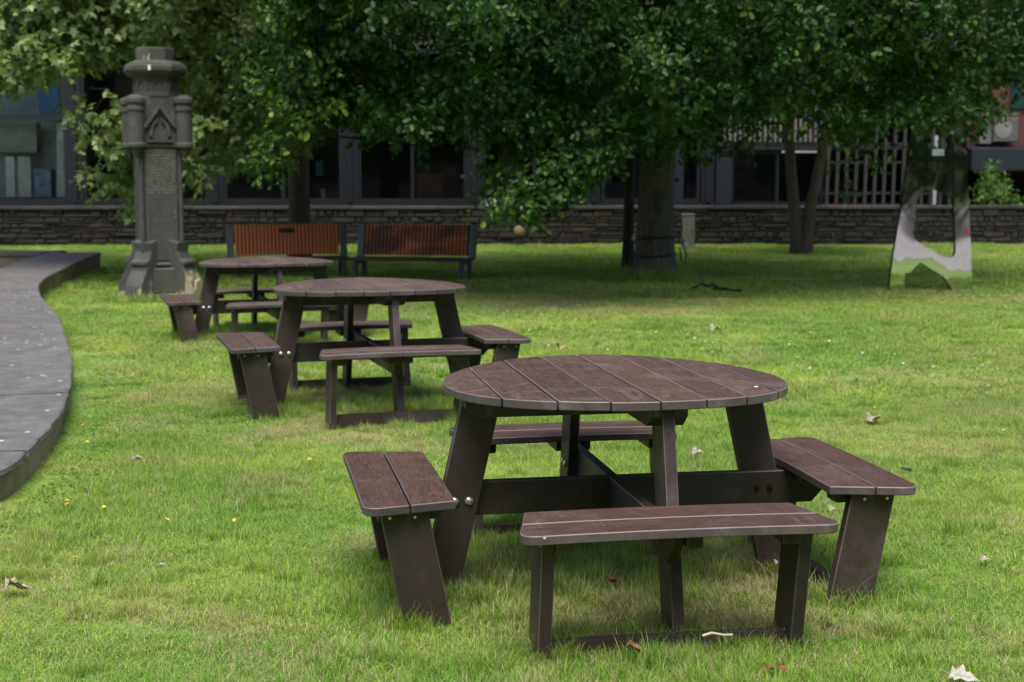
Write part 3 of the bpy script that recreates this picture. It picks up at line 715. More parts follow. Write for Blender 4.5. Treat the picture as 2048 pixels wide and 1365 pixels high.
mb=MB(); mb.box(-16.45,10.15,5.93,5.985,0.83,4.30); mb.box(-16.45,10.15,0.35,5.9,0.805,0.822); mb.box(-16.45,10.15,0.35,5.9,4.31,4.34); mb.build('room',[M['room']],ob)
mb=MB()
for i,x in enumerate(mull):
    w=0.36 if i<6 else 0.30
    mb=MB(); mb.prism([(x-w/2,-0.06),(x-0.05,-0.06),(x-0.05,-0.11),(x+0.05,-0.11),(x+0.05,-0.06),(x+w/2,-0.06),(x+w/2,0.10),(x-w/2,0.10)],0.897,4.349,0.002,emat=0); mb.build('mullion',[M['frame']],ob)
mb=MB(); mb.box(-16.4,4.7,-0.075,0.10,0.802,0.895); mb.build('sill',[M['frame']],ob)
for i in range(len(mull)-1):
    a=mull[i]+0.181; c=mull[i+1]-0.181
    mb=MB(); zs=[0.90,1.02,2.83,2.95,4.25,4.349]
    mb.box(a,a+0.07,-0.03,0.05,0.90,4.345); mb.box(c-0.07,c,-0.03,0.05,0.90,4.345)
    mb.box(a+0.071,c-0.071,-0.03,0.05,0.90,0.98); mb.box(a+0.071,c-0.071,-0.03,0.05,4.27,4.345)
    if i==1 or i==0: mb.box(a+0.071,c-0.071,-0.03,0.05,2.76,2.90)
    else: mb.box((a+c)/2-0.035,(a+c)/2+0.035,-0.028,0.05,0.981,4.269)
    fr_=mb.build('window',[M['frame']],ob)
    mb=MB(); mb.box(a+0.071,c-0.071,0.008,0.016,0.981,4.269); mb.build('pane',[M['glass']],fr_)
# right-hand ground floor: cladding panel, dark glazed recess with a pale balcony screen above
mb=MB(); mb.box(3.72,3.95,-0.045,0.02,0.9,2.2); mb.build('cladding_panel',[M['panelblue']],ob)
mb=MB(); mb.box(4.70,5.05,-0.05,0.3,0.85,2.2); mb.build('cladding_panel',[M['panelblue']],ob)
mb=MB()
mb.box(5.06,7.2,0.10,0.22,2.00,2.10); mb.box(5.06,7.2,0.10,0.22,0.81,0.90); mb.box(6.10,6.17,0.10,0.2,0.901,1.999); mb.box(5.06,5.12,0.10,0.2,0.901,1.999); mb.box(7.13,7.2,0.1,0.2,0.901,1.999)
rw=mb.build('window',[M['frame']],ob); mb=MB(); mb.box(5.121,7.129,0.14,0.15,0.901,1.999); mb.build('pane',[M['glass']],rw)
mb=MB(); mb.box(4.7,10.2,-0.02,0.25,2.101,2.26); mb.build('fascia',[M['render']],ob)
mb=MB(); mb.box(6.2,7.1,-0.04,-0.021,2.03,2.07); mb.build('light_strip',[simple('pale_trim',(0.4,0.4,0.38),0.6)],ob)
M['slatpale']=simple('pale_screen_slat',(0.105,0.10,0.098),0.7,0,0.2,2)
M['slatbrown']=simple('brown_grey_fence_bar',(0.020,0.0185,0.019),0.7,0,0.2,2)
bs=thing('balcony_screen','pale vertical slatted balcony screen above the dark recess, half hidden by leaves','screen',(0,32.9,2.27))
mb=MB(); x=4.85
while x<7.2: mb.box(x,x+0.062,-0.02,0.02,0.0,1.5); x+=0.115
mb.build('slats',[M['slatpale']],bs)
for z_ in (0.1,1.3): mb=MB(); mb.box(4.8,7.25,0.021,0.05,z_,z_+0.06); mb.build('rail',[M['slatbrown']],bs)
lf=thing('slatted_fence','tall screen of brown grey vertical bars standing on the stone wall left of the sculpture','fence',(0,32.6,0.8))
mb=MB(); x=7.15; mb2=MB()
while x<10.3:
    sh=0.05; mb.prism([(x,0),(x+0.07,0),(x+0.07+sh,3.4),(x+sh,3.4)],0,0.09,0.004,fm=lambda a,b,h:(a,h,b),emat=0); x+=0.215
mb.build('bars',[M['slatbrown']],lf)
for z_ in (0.28,0.98,2.4): mb2=MB(); mb2.box(7.1,10.35,0.091,0.12,z_,z_+0.05); mb2.build('rail',[M['slatbrown']],lf)
mb=MB(); mb.box(9.55,9.62,-0.05,-0.005,0.05,1.6); tag(mb.build('pale_post',[simple('pale_grey_post',(0.28,0.30,0.32),0.5)]),'pale grey upright post seen through the lower opening of the steel sculpture','post').location=(-0.02,32.4,0.8)
# brick building, right
m,nt,b,_=new_mat('red_brick'); co=objco(nt); br=N(nt,'ShaderNodeTexBrick'); mp=mapping(nt,co,(1,1,1),(PI/2,0,0)); nt.links.new(mp,br.inputs['Vector'])
br.inputs['Color1'].default_value=(0.075,0.022,0.018,1); br.inputs['Color2'].default_value=(0.055,0.018,0.015,1); br.inputs['Mortar'].default_value=(0.07,0.055,0.048,1); br.inputs['Scale'].default_value=1.0
br.inputs['Brick Width'].default_value=0.23; br.inputs['Row Height'].default_value=0.078; br.inputs['Mortar Size'].default_value=0.008
setc(nt,b,mix(nt,noise(nt,co,3,4),br.outputs[0],(0.09,0.03,0.025))); b.inputs['Roughness'].default_value=0.85; M['brick']=m
bb=thing('brick_building','red brick building with a dark blue canopy, at the right behind the sculpture','building',(0,33.4,0))
mb=MB(); mb.box(10.4,20,0.0,6,2.15,8.0); mb.box(10.4,20,0.0,6,-0.1,0.7); mb.box(10.4,20,3,6,0.701,2.149); mb.box(11.25,11.62,-0.01,2.99,0.701,2.149); mb.build('wall',[M['brick']],bb)
mb=MB(); mb.prism([(-0.05,2.19),(-0.9,2.10),(-0.9,1.63),(-0.86,1.60),(-0.05,1.70)],10.42,20,0.01,fm=lambda a,b,h:(h,a,b),emat=0); mb.build('canopy',[M['panelblue']],bb)
mb=MB(); mb.box(11.55,13.2,-0.05,0.05,3.05,4.6); tw=mb.build('window',[simple('teal_window',(0.008,0.03,0.034),0.3)],bb)
ac=thing('air_conditioner','grey air conditioning box on the brick wall above the dark blue canopy','air conditioner',(0,32.98,0))
mb=MB(); mb.prism([(11.05,2.28),(11.62,2.28),(11.62,2.82),(11.05,2.82)],0,0.36,0.015,fm=lambda a,b,h:(a,h,b),emat=0); bd=mb.build('casing',[simple('ac_casing',(0.085,0.083,0.080),0.5,0,0.2,6)],ac)
mb=MB(); mb.add([(x,y-0.006 if False else -0.004,z) for x,y,z in []],[]); base=MB(); base.lathe([(0.20,0.0),(0.20,0.012),(0.17,0.014)],20); mb.add([(11.28+x,-0.001-z,2.55+y) for x,y,z in base.v],base.f); mb.build('fan_grille',[simple('ac_grille',(0.16,0.155,0.15),0.5)],ac)
mb=MB(); mb.box(10.78,11.045,0.10,0.42,2.24,2.86); mb.build('side_duct',[simple('ac_duct',(0.12,0.11,0.12),0.6)],ac)
# things inside the windows
def boxthing(name,label,cat,px0,py0,px1,py1,y,dep,mat,rake=0.0):
    a=at(px0,py0,y); c=at(px1,py1,y); cx=(a.x+c.x)/2; w=(c.x-a.x)/2; z0=min(a.z,c.z); h=abs(a.z-c.z)
    o=MB(); o.prism([(-w,0),(w,0),(w+rake,h),(-w+rake,h)],0,dep,0.006,fm=lambda p,q,hh:(p,hh,q),emat=0)
    ob_=o.build(name,[mat]); ob_.location=(cx,y,z0); return tag(ob_,label,cat)
blu=simple('blue_board',(0.02,0.17,0.42),0.5); gre=simple('grey_green_cabinet',(0.36,0.40,0.34),0.6,0,0.2,3); whi=simple('white_sheet',(0.82,0.84,0.86),0.6,0,0.15,4)
boxthing('notice_board','bright blue board in the upper part of the leftmost window','board',76,160,120,233,33.35,0.05,blu)
boxthing('cabinet','grey green cabinet hung inside the leftmost window','cabinet',-30,246,74,305,33.4,0.35,gre)
boxthing('white_board','narrow white panel leaning inside the leftmost window, at its left side','panel',10,314,31,395,33.35,0.04,whi)
boxthing('white_board','creamy white panel leaning inside the leftmost window, right of the narrow one','panel',35,314,63,395,33.36,0.04,simple('cream_sheet',(0.78,0.73,0.68),0.6))
boxthing('grey_crate','blue grey crate standing low inside the leftmost window','crate',67,338,103,395,33.4,0.4,simple('blue_grey_crate',(0.26,0.35,0.48),0.6,0,0.5,5))
boxthing('plastic_sheet','pale crumpled plastic sheet against the right edge of the leftmost window','sheet',108,245,130,395,33.32,0.03,simple('pale_plastic',(0.75,0.79,0.83),0.3,0,0.4,6),0.06)
boxthing('cardboard_box','large brown cardboard box inside the window behind the two orange benches','box',834,347,886,404,33.5,0.5,simple('brown_card',(0.22,0.10,0.035),0.8))
boxthing('office_chair','black shape of a chair back behind the glass, left of the cardboard box','chair',741,358,786,412,33.9,0.3,simple('black_fabric',(0.010,0.010,0.012),0.8))
boxthing('screen','small teal screen glowing dimly behind the trunk of the pale leaved tree','screen',631,322,646,352,33.8,0.06,simple('teal_screen',(0.02,0.13,0.17),0.4))
boxthing('bottle','white bottle on the window sill just right of the pale leaved tree trunk','bottle',643,378,652,408,33.3,0.08,simple('white_plastic',(0.45,0.44,0.42),0.5),-0.02)
boxthing('orange_bag','dull orange bag on the window sill beside the white bottle','bag',655,385,674,408,33.32,0.15,simple('orange_bag',(0.18,0.085,0.03),0.7),0.03)
boxthing('window_blind','pale grey green blind hanging behind everything in the leftmost window','blind',-90,236,118,396,34.0,0.03,simple('pale_blind',(0.40,0.45,0.43),0.8,0,0.35,1.2))  # pale panels added behind the glass to make the window look lighter
boxthing('window_blind','pale blue grey blind in the upper part of the leftmost window, behind the blue board','blind',-90,100,128,233,34.0,0.03,simple('pale_blue_blind',(0.33,0.40,0.44),0.8,0,0.35,1.2))
w_=boxthing('white_box','small white box standing on the coping of the dark stone wall','box',972,400,993,412.5,30.95,0.2,simple('white_box',(0.44,0.44,0.45),0.6)); w_.location.z=0.852
boxthing('storage_cabinet','tall pale grey cabinet dimly seen behind the hanging oak branch','cabinet',1003,298,1050,404,34.6,0.4,simple('dim_cabinet',(0.18,0.165,0.155),0.7))
# utility cabinet, head-shaped stone
uc=thing('utility_cabinet','slim pale grey green utility cabinet on the grass just right of the big tree trunk','cabinet',(3.565,28.9,0))
cm=simple('cabinet_paint',(0.17,0.185,0.155),0.55,0,0.12,4); mb=MB(); mb.prism([(-0.125,-0.1),(0.125,-0.1),(0.125,0.1),(-0.125,0.1)],-0.05,0.70,0.008,emat=0); mb.build('body',[cm],uc)
mb=MB(); mb.prism([(-0.135,-0.11),(0.135,-0.11),(0.135,0.11),(-0.135,0.11)],0.7005,0.73,0.008,emat=0); mb.build('lid',[cm],uc); mb=MB(); mb.box(-0.105,0.105,-0.106,-0.1005,0.06,0.66); dr=mb.build('door',[cm],uc)
mb=MB(); mb.box(0.07,0.085,-0.118,-0.1065,0.34,0.42); mb.build('handle',[M['blackmetal']],dr)
gs=thing('marker_stone','rounded yellowish stone head on a dark stub at the foot of the back wall','stone',(0.15,30.2,0))
mb=MB(); mb.lathe([(0.02,0.20),(0.09,0.21),(0.125,0.28),(0.12,0.37),(0.08,0.43),(0.02,0.45)],10); mb.build('head',[stone('yellow_stone',(0.10,0.085,0.04),(0.24,0.20,0.10),6)],gs,smooth=True)
mb=MB(); mb.lathe([(0.085,-0.05),(0.075,0.10),(0.055,0.205)],10); mb.build('stub',[M['wallstone']],gs)

# ------------------------------------------------------------------ trees
def interp(tab,x):
    if x<=tab[0][0]: return tab[0][1]
    for (a,b),(c,d) in zip(tab,tab[1:]):
        if x<=c: return b+(d-b)*(x-a)/(c-a)
    return tab[-1][1]
def limbs(root,name,mat,start_pts,ends,r0,n=9,amp=0.25,rng=RNG):
    mb=MB()
    for s,e in zip(start_pts,ends):
        pts=wob(s,e,n,amp,rng); L=(Vector(e)-Vector(s)).length
        rr=r0*(0.6+0.08*L)
        mb.tube(pts,[max(0.008,rr*(1-0.9*i/(n-1))) for i in range(n)],7)
    return mb.build(name,[mat],root,smooth=True)
def trunk_mesh(root,mat,axis,radii,n=18,rough=0.05,seed=1,name='trunk'):
    rr=np.random.default_rng(seed); mb=MB(); k=len(axis); ph=rr.random(4)*6.28
    for i,(p,r) in enumerate(zip(axis,radii)):
        for j in range(n):
            t=2*PI*j/n; fl=max(0,1-p[2]/0.7) if i<4 else 0
            q=r*(1+rough*math.sin(3*t+ph[0])+rough*0.8*math.sin(5*t+ph[1]+p[2])+fl*0.16*max(0,math.sin(4*t+ph[2]))+rough*0.4*rr.normal())
            mb.v.append((p[0]+q*math.cos(t),p[1]+q*math.sin(t),p[2]))
    for i in range(k-1):
        for j in range(n):
            j2=(j+1)%n; mb.f.append([i*n+j,i*n+j2,(i+1)*n+j2,(i+1)*n+j]); mb.m.append(0)
    mb.f.append([(k-1)*n+j for j in range(n)]); mb.m.append(0)
    return mb.build(name,[mat],root,smooth=True)

# --- the big oak: trunk surveyed at x=2.0, y=20.3; the crown's skirt follows the hanging edge seen in the photo
rng=np.random.default_rng(11)
oak=thing('oak_tree','big broad oak tree with thick grey trunk and low hanging glossy dark green boughs','tree',(0,0,0))
ax=[(2.03,20.3,-0.1),(2.03,20.3,0.12),(2.03,20.3,0.35),(2.03,20.3,0.7),(2.04,20.3,1.2),(2.08,20.3,1.9),(2.13,20.3,2.7),(2.1,20.35,3.6),(2.0,20.4,5.0),(1.9,20.4,6.5),(1.8,20.4,8.6)]
trunk_mesh(oak,M['bark'],ax,[0.39,0.325,0.285,0.265,0.25,0.24,0.235,0.22,0.18,0.13,0.05],22,0.035,3)
bot=[(490,265),(530,285),(600,296),(650,286),(700,258),(760,276),(830,288),(900,280),(960,296),(1010,296),(1060,312),(1120,305),(1200,300),(1270,308),(1330,308),(1380,290),(1430,285),(1490,255),(1560,262),(1590,290),(1640,315),(1700,318),(1750,300),(1790,268),(1840,240),(1880,250),(1920,272),(1960,262),(2000,225),(2060,205),(2130,210)]
lft=[(-120,610),(0,566),(60,566),(120,555),(180,525),(240,505),(300,525),(330,545)]
cl=[]
def bough(x,y,d,w,n,yel,nsub=7,flat=0.34):
    p=at(x,y,d); tilt=rng.normal()*0.15
    for _ in range(nsub):
        u=rng.normal(size=3)*np.array([0.55,0.6,0.5]); q=(p.x+u[0]*w,p.y+u[1]*w,p.z+u[2]*w*flat+tilt*u[0]*w-0.10*w*(abs(u[0])**1.5))
        r=w*rng.uniform(0.26,0.46); cl.append((q[0],q[1],q[2],r*1.15,r*1.2,r*0.62,int(n/nsub*(0.6+0.8*rng.random())),yel))
px=500
while px<2190:
    b=interp(bot,px); py=b-62
    while py>-150:
        if px>=interp(lft,py)+10:
            for layer in range(2):
                if px<1850 and rng.random()<((0.27 if px>720 else 0.15) if layer==0 else 0.30): continue
                x=px+rng.uniform(-34,34); yv=min(py+rng.uniform(-26,26),b-48)
                d=15.8+1.4*((px-1150)/750)**2-0.7*(b-py)/300+rng.uniform(-0.3,1.1)+layer*rng.uniform(1.5,3.4)
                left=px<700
                yel=rng.choice((0.7,1.35)) if left else (rng.choice((0.1,0.7)) if 1500<px<1990 else rng.choice((0.02,0.02,0.35)))  # young yellow tips, raised on the left boughs to paint in brighter light
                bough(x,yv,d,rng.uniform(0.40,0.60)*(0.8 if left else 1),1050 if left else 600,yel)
        py-=76
    px+=82 if px>700 else 56
# the long drooping bough left of the trunk
for i in range(12):
    t=i/11; p=at(1215-185*t+rng.uniform(-8,8),300+118*t**1.15+rng.uniform(-8,8),15.6-0.4*t); cl.append((p.x,p.y,p.z,0.19,0.22,0.11,190,0.55 if t>0.3 else 0.15))
for q in ((1000,352),(975,345),(985,385),(968,400)):
    p=at(q[0],q[1]-8,16.2); cl.append((p.x,p.y,p.z,0.13,0.15,0.12,60,0.7))
for i in range(8):   # small tips hanging below the left bough
    p=at(545+rng.uniform(-10,14),300+rng.uniform(-10,30),15.9); cl.append((p.x,p.y,p.z,0.12,0.12,0.12,50,0.8))
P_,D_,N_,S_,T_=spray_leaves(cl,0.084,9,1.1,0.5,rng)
cl2=[]
for i in range(520):   # upper crown
    u=rng.normal(size=3); u/=np.linalg.norm(u); r=rng.random()**0.4
    c=np.array([1.0,20.0,6.3])+u*r*np.array([6.6,5.0,4.4])
    if c[2]<4.5: c[2]=4.5+rng.random()*1.2
    if c[0]<-3.6 and c[1]<21: continue
    cl2.append((c[0],c[1],c[2],0.95,0.95,0.6,150,0.04))
P2,D2,N2,S2,T2=spray_leaves(cl2,0.155,10,1.0,0.3,rng)
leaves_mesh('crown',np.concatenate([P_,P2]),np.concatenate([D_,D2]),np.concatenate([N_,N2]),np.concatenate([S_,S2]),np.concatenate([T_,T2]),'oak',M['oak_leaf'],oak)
pick=[cl[i] for i in rng.choice(len(cl),46,replace=False)]
st=[];en=[]
for c in pick:
    z=rng.uniform(2.4,4.6); st.append((2.1+rng.uniform(-.1,.1),20.3,z)); en.append(c[:3])
limbs(oak,'branches',M['bark_dark'],st,en,0.055,10,0.30,rng)
bigst=[(2.1,20.3,z) for z in (2.9,3.3,3.0,3.7,4.2,4.6,3.4,5.2)]
biget=[(-3.6,17.8,4.2),(-2.8,18.6,5.6),(5.8,17.6,4.0),(6.6,21.0,5.2),(1.0,16.6,4.6),(3.8,24.0,6.0),(-1.0,22.5,6.0),(3.0,18.4,8.0)]
limbs(oak,'limbs',M['bark'],bigst,biget,0.14,11,0.35,rng)

# --- pale leaved maple on the left, trunk behind the clean orange bench
rng=np.random.default_rng(21)
mp_=thing('maple_tree','maple tree with pale yellow green lobed leaves around the stone monument','tree',(0,0,0))
ax=[(-3.66,24.6,-0.1),(-3.66,24.6,0.3),(-3.66,24.6,0.8),(-3.66,24.6,1.5),(-3.68,24.6,2.2),(-3.8,24.5,3.2),(-4.1,24.3,4.4),(-4.4,24.0,6.2),(-4.5,24,7.4)]
trunk_mesh(mp_,M['bark_brown'],ax,[0.24,0.205,0.19,0.18,0.175,0.155,0.12,0.07,0.03],14,0.03,5)
mbot=[(-60,160),(0,150),(60,146),(105,120),(150,108),(200,104),(245,92),(300,70),(350,95),(380,270),(420,345),(460,340),(500,320),(540,300),(600,220)]
cl=[]
for px in range(-120,600,42):
    b=interp(mbot,px); py=b-26
    while py>-130:
        for layer in range(2):
            x=px+rng.uniform(-24,24); yv=min(py+rng.uniform(-22,22),b-18)
            if 243<x<385 and yv>70 : layer=1
            d=18.2+rng.uniform(0,1.2)+layer*rng.uniform(1.0,3.0)
            if x>380: d+=1.8
            p=at(x,yv,d); r=rng.uniform(0.26,0.42)
            if rng.random()<0.15: continue
            if x>400 and yv<150 and rng.random()<0.55: continue
            cl.append((p.x,p.y,p.z,r*1.25,r*1.2,r*0.65,int(200*(0.7+0.6*rng.random())),0.30 if x<360 else 0.12))
        py-=42
for (x,y,n) in ((165,232,34),(195,262,40),(225,285,50),(250,240,50),(235,215,40),(205,345,34),(232,362,46),(255,345,50),(262,380,40),(235,325,30),(250,300,40),(395,330,50),(390,250,50)):
    p=at(x,y,18.6+rng.uniform(0,0.8)); cl.append((p.x,p.y,p.z,0.17,0.25,0.11,int(n*2.2),0.45))
P_,D_,N_,S_,T_=spray_leaves(cl,0.104,7,1.05,0.5,rng)
cl2=[]
for i in range(150):
    u=rng.normal(size=3); u/=np.linalg.norm(u); r=rng.random()**0.4
    c=np.array([-7.2,21.8,6.3])+u*r*np.array([5.2,3.6,3.2])
    if c[2]<3.7: c[2]=3.7+rng.random()
    cl2.append((c[0],c[1],c[2],0.8,0.8,0.5,70,0.2))
P2,D2,N2,S2,T2=spray_leaves(cl2,0.19,7,0.8,0.4,rng)
leaves_mesh('crown',np.concatenate([P_,P2]),np.concatenate([D_,D2]),np.concatenate([N_,N2]),np.concatenate([S_,S2]),np.concatenate([T_,T2]),'maple',M['maple_leaf'],mp_)
st=[(-3.7,24.5,2.3),(-3.75,24.5,2.6),(-3.8,24.4,3.0),(-4.0,24.4,3.8),(-4.2,24.2,4.6),(-3.8,24.5,2.9),(-3.75,24.5,2.8),(-3.9,24.4,3.4)]
en=[tuple(at(395,140,19.5)),tuple(at(170,100,18.8)),tuple(at(235,300,19.0)),tuple(at(40,60,18.6)),tuple(at(300,20,19.5)),tuple(at(395,200,20.5)),tuple(at(240,350,19.2)),tuple(at(-60,120,19.0))]
limbs(mp_,'limbs',M['bark_dark'],st,en,0.075,11,0.22,rng)
pick=[cl[i] for i in rng.choice(len(cl),26,replace=False)]
limbs(mp_,'branches',M['bark_dark'],[(-4.0+rng.uniform(-2.5,0),22.5+rng.uniform(-2,1.5),rng.uniform(3.0,4.0)) for _ in pick],[c[:3] for c in pick],0.028,8,0.12,rng)

# --- forked tree at the back right and a slim dark stem beside the oak
rng=np.random.default_rng(31)
fk=thing('forked_tree','forked tree with two slender dark stems from one base in front of the back wall','tree',(0,0,0))
trunk_mesh(fk,M['bark_brown'],[(5.42,27,-0.1),(5.40,27,0.3),(5.34,27,0.9),(5.26,27,1.6),(5.20,27,2.3),(5.15,27,3.4),(5.0,27,5.0)],[0.165,0.125,0.11,0.10,0.095,0.085,0.04],12,0.05,7)
trunk_mesh(fk,M['bark_brown'],[(5.56,26.95,-0.1),(5.56,26.95,0.25),(5.63,26.95,0.9),(5.76,26.95,1.6),(5.88,26.95,2.3),(6.05,26.9,3.4),(6.3,26.9,5.0)],[0.15,0.12,0.105,0.098,0.09,0.08,0.04],12,0.05,8,'stem')
cl=[]
for i in range(95):
    x=rng.uniform(1480,1790); b=interp(bot,x)+10; p=at(x,rng.uniform(-140,b-40),rng.uniform(25.0,28.2))
    if x<1660 and 205<(p.z and 0 or 0)+rng.uniform(0,1): pass
    cl.append((p.x,p.y,max(p.z,2.75),0.5,0.5,0.3,110,0.06))
for i in range(60):
    u=rng.normal(size=3); u/=np.linalg.norm(u); c=np.array([5.6,26.8,5.4])+u*rng.random()**0.4*np.array([2.7,2.3,1.9]); cl.append((c[0],c[1],c[2],0.7,0.7,0.45,110,0.05))
for q in ((1668,330),(1690,350),(1672,375)):
    p=at(q[0],q[1],27.2); cl.append((p.x,p.y,p.z,0.16,0.16,0.2,40,0.05))
leaves_mesh('crown',*spray_leaves(cl,0.13,9,1.0,0.4,rng),'plain',M['dark_leaf'],fk)
limbs(fk,'branches',M['bark_dark'],[(5.2,27,2.6) if i%2 else (5.95,26.95,2.8) for i in range(14)],[c[:3] for c in cl[:14]],0.035,8,0.15,rng)
sl=thing('slim_tree','slim dark straight young tree stem just left of the thick oak trunk','tree',(0,0,0))
trunk_mesh(sl,M['bark_dark'],[(1.79,21.9,-0.1),(1.79,21.9,0.15),(1.79,21.9,0.6),(1.80,21.9,1.3),(1.82,21.9,2.2),(1.80,21.9,3.2),(1.75,21.9,4.8)],[0.15,0.105,0.085,0.08,0.078,0.06,0.02],10,0.04,9)
cl=[(1.8+rng.normal()*0.8,21.9+rng.normal()*0.7,2.9+rng.random()*2.2,0.45,0.45,0.3,110,0.03) for _ in range(40)]
leaves_mesh('crown',*spray_leaves(cl,0.10,9,1.0,0.4,rng),'plain',M['dark_leaf'],sl)
limbs(sl,'branches',M['bark_dark'],[(1.8,21.9,2.3+0.08*i) for i in range(10)],[c[:3] for c in cl[:10]],0.02,7,0.08,rng)
sh=thing('shrub','bright green upright shrub growing behind the wall under the dark blue canopy','shrub',(0,0,0))
cl=[]
for i in range(22):
    t=rng.random(); p=at(1988+rng.normal()*26*(1.1-t),418-72*t,31.9+rng.uniform(-.25,.25)); cl.append((p.x,p.y,p.z,0.16,0.16,0.14,70,0.2))
leaves_mesh('foliage',*spray_leaves(cl,0.085,8,1.0,0.1,rng),'plain',M['shrub_leaf'],sh)
b0=at(1985,425,31.95); limbs(sh,'stems',M['bark_brown'],[(b0.x,31.95,0.2)]*7,[c[:3] for c in cl[:7]],0.015,6,0.04,rng)

# festoon cable and bulbs tied round the oak trunk, cable left on the grass
fs=thing('festoon_light','black festoon cable tied round the oak trunk with two round bulbs','string light',(0,0,0))
mb=MB()
for z,r in ((0.36,0.305),(0.62,0.286)):
    mb.tube([(2.035+r*math.cos(2*PI*j/28),20.3+r*math.sin(2*PI*j/28),z+0.02*math.sin(2*PI*j/28+1)) for j in range(29)],0.012,6,cap=False)
mb.tube([(2.35,20.17,0.62),(2.40,20.1,0.52),(2.46,20.08,0.38),(2.44,20.08,0.24),(2.39,20.08,0.30),(2.37,20.1,0.46)],0.012,6)
mb.tube([(2.36,20.15,1.0),(2.40,20.12,0.8),(2.39,20.1,0.62),(2.44,20.08,0.5)],0.010,6)
mb.build('cable',[M['blackmetal']],fs)
for nm,(x,y,z),r,c in (('bulb',(2.44,20.02,0.50),0.042,(0.75,0.76,0.74)),('bulb',(1.72,20.1,0.60),0.030,(0.66,0.44,0.38))):
    mb=MB(); mb.lathe([(0.004,z-r),(r*0.7,z-r*0.72),(r,z),(r*0.75,z+r*0.68),(r*0.4,z+r),(r*0.4,z+r+0.03)],14,(x,y)); mb.build(nm,[simple('bulb_glass',c,0.3,0,0.05)],fs,smooth=True)
mb=MB(); a=gr(1345,592); c_=gr(1418,600)
pts=[(2.28,18.3,0.03),(2.35,18.1,0.06),(2.43,18.25,0.10),(2.50,18.05,0.07),(2.55,18.2,0.09),(2.62,18.0,0.06),(2.56,18.12,0.03),(2.70,18.05,0.045),(2.80,17.9,0.035),(2.92,17.85,0.03)]
Pd=[Vector(p) for p in pts]; dd=[]
for i in range(len(Pd)-1):
    for j in range(4): dd.append(Pd[i].lerp(Pd[i+1],j/4))
mb.tube(dd,[0.013+0.008*math.sin(i*0.5)**2 for i in range(len(dd))],7); tag(mb.build('cable_bundle',[M['blackmetal']],smooth=True),'loose black bundle of cable lying on the grass in front of the oak','cable')

# ------------------------------------------------------------------ ground and grass
def lawn_colour(nt,pos,drysrc,perblade=None):
    n1=noise(nt,pos,0.55,4,0.6); n2=noise(nt,pos,2.6,5,0.62); n3=noise(nt,pos,11,3,0.6)
    c=mix(nt,ramp(nt,n1,[(0.36,(0,0,0)),(0.64,(1,1,1))]),(0.152,0.322,0.032),(0.338,0.452,0.070))
    c=mix(nt,math_(nt,'MULTIPLY',ramp(nt,n2,[(0.42,(0,0,0)),(0.66,(1,1,1))]),0.5),c,(0.100,0.260,0.024))
    dn=math_(nt,'ADD',math_(nt,'MULTIPLY',n3,0.9),-0.45)
    dm=math_(nt,'ADD',drysrc,dn) if drysrc is not None else dn
    n4=noise(nt,pos,1.25,4,0.6); dm=math_(nt,'ADD',dm,math_(nt,'MULTIPLY',ramp(nt,n4,[(0.50,(0,0,0)),(0.70,(1,1,1))]),0.62))
    dm=math_(nt,'MULTIPLY',math_(nt,'MAXIMUM',dm,0.0),1.0,clamp=True)
    return c,dm
m=bpy.data.materials.new('grass_blade'); m.use_nodes=True; nt=m.node_tree; nt.nodes.clear()
pos=geopos(nt); ia=N(nt,'ShaderNodeAttribute',attribute_type='INSTANCER',attribute_name='dry')
ta=N(nt,'ShaderNodeAttribute',attribute_name='tint'); sep=N(nt,'ShaderNodeSeparateColor'); nt.links.new(ta.outputs['Color'],sep.inputs[0])
c,dm=lawn_colour(nt,pos,ia.outputs['Fac'])
c=mix(nt,sep.outputs[0],mix(nt,1.0,c,(0.42,0.55,0.55),'MULTIPLY'),mix(nt,1.0,c,(1.65,1.48,1.5),'MULTIPLY'))
straw=math_(nt,'MULTIPLY',math_(nt,'ADD',dm,0.18),1.0)
isdead=math_(nt,'LESS_THAN',sep.outputs[1],math_(nt,'MULTIPLY',straw,0.80))
c=mix(nt,isdead,c,mix(nt,sep.outputs[0],(0.30,0.25,0.13),(0.52,0.46,0.27)))
out=N(nt,'ShaderNodeOutputMaterial'); p=N(nt,'ShaderNodeBsdfPrincipled'); t=N(nt,'ShaderNodeBsdfTranslucent'); mx=N(nt,'ShaderNodeMixShader'); mx.inputs[0].default_value=0.38
nt.links.new(c,p.inputs['Base Color']); p.inputs['Roughness'].default_value=0.5; p.inputs['Specular IOR Level'].default_value=0.35
nt.links.new(mix(nt,1.0,c,(1.2,1.25,0.7),'MULTIPLY'),t.inputs[0]); nt.links.new(p.outputs[0],mx.inputs[1]); nt.links.new(t.outputs[0],mx.inputs[2]); nt.links.new(mx.outputs[0],out.inputs[0])
M['grass']=m
m,nt,b,_=new_mat('lawn_soil'); pos=geopos(nt)
c,dm=lawn_colour(nt,pos,None); n=noise(nt,pos,24,5,0.7)
c=mix(nt,n,mix(nt,1.0,c,(0.45,0.5,0.5),'MULTIPLY'),mix(nt,1.0,c,(0.95,0.95,0.95),'MULTIPLY'))
c=mix(nt,math_(nt,'MULTIPLY',dm,0.7),c,(0.17,0.135,0.085)); 
c=mix(nt,ramp(nt,noise(nt,pos,40,3),[(0.45,(0,0,0)),(0.6,(0.5,)*3)]),c,(0.075,0.055,0.038))
setc(nt,b,c); b.inputs['Roughness'].default_value=0.95; bump(nt,b,n,0.6,0.02)
M['soil']=m
mb=MB(); mb.add([(-180,-120,0),(180,-120,0),(180,240,0),(-180,240,0)],[(0,1,2,3)]); tag(mb.build('lawn_ground',[M['soil']]),kind='structure')

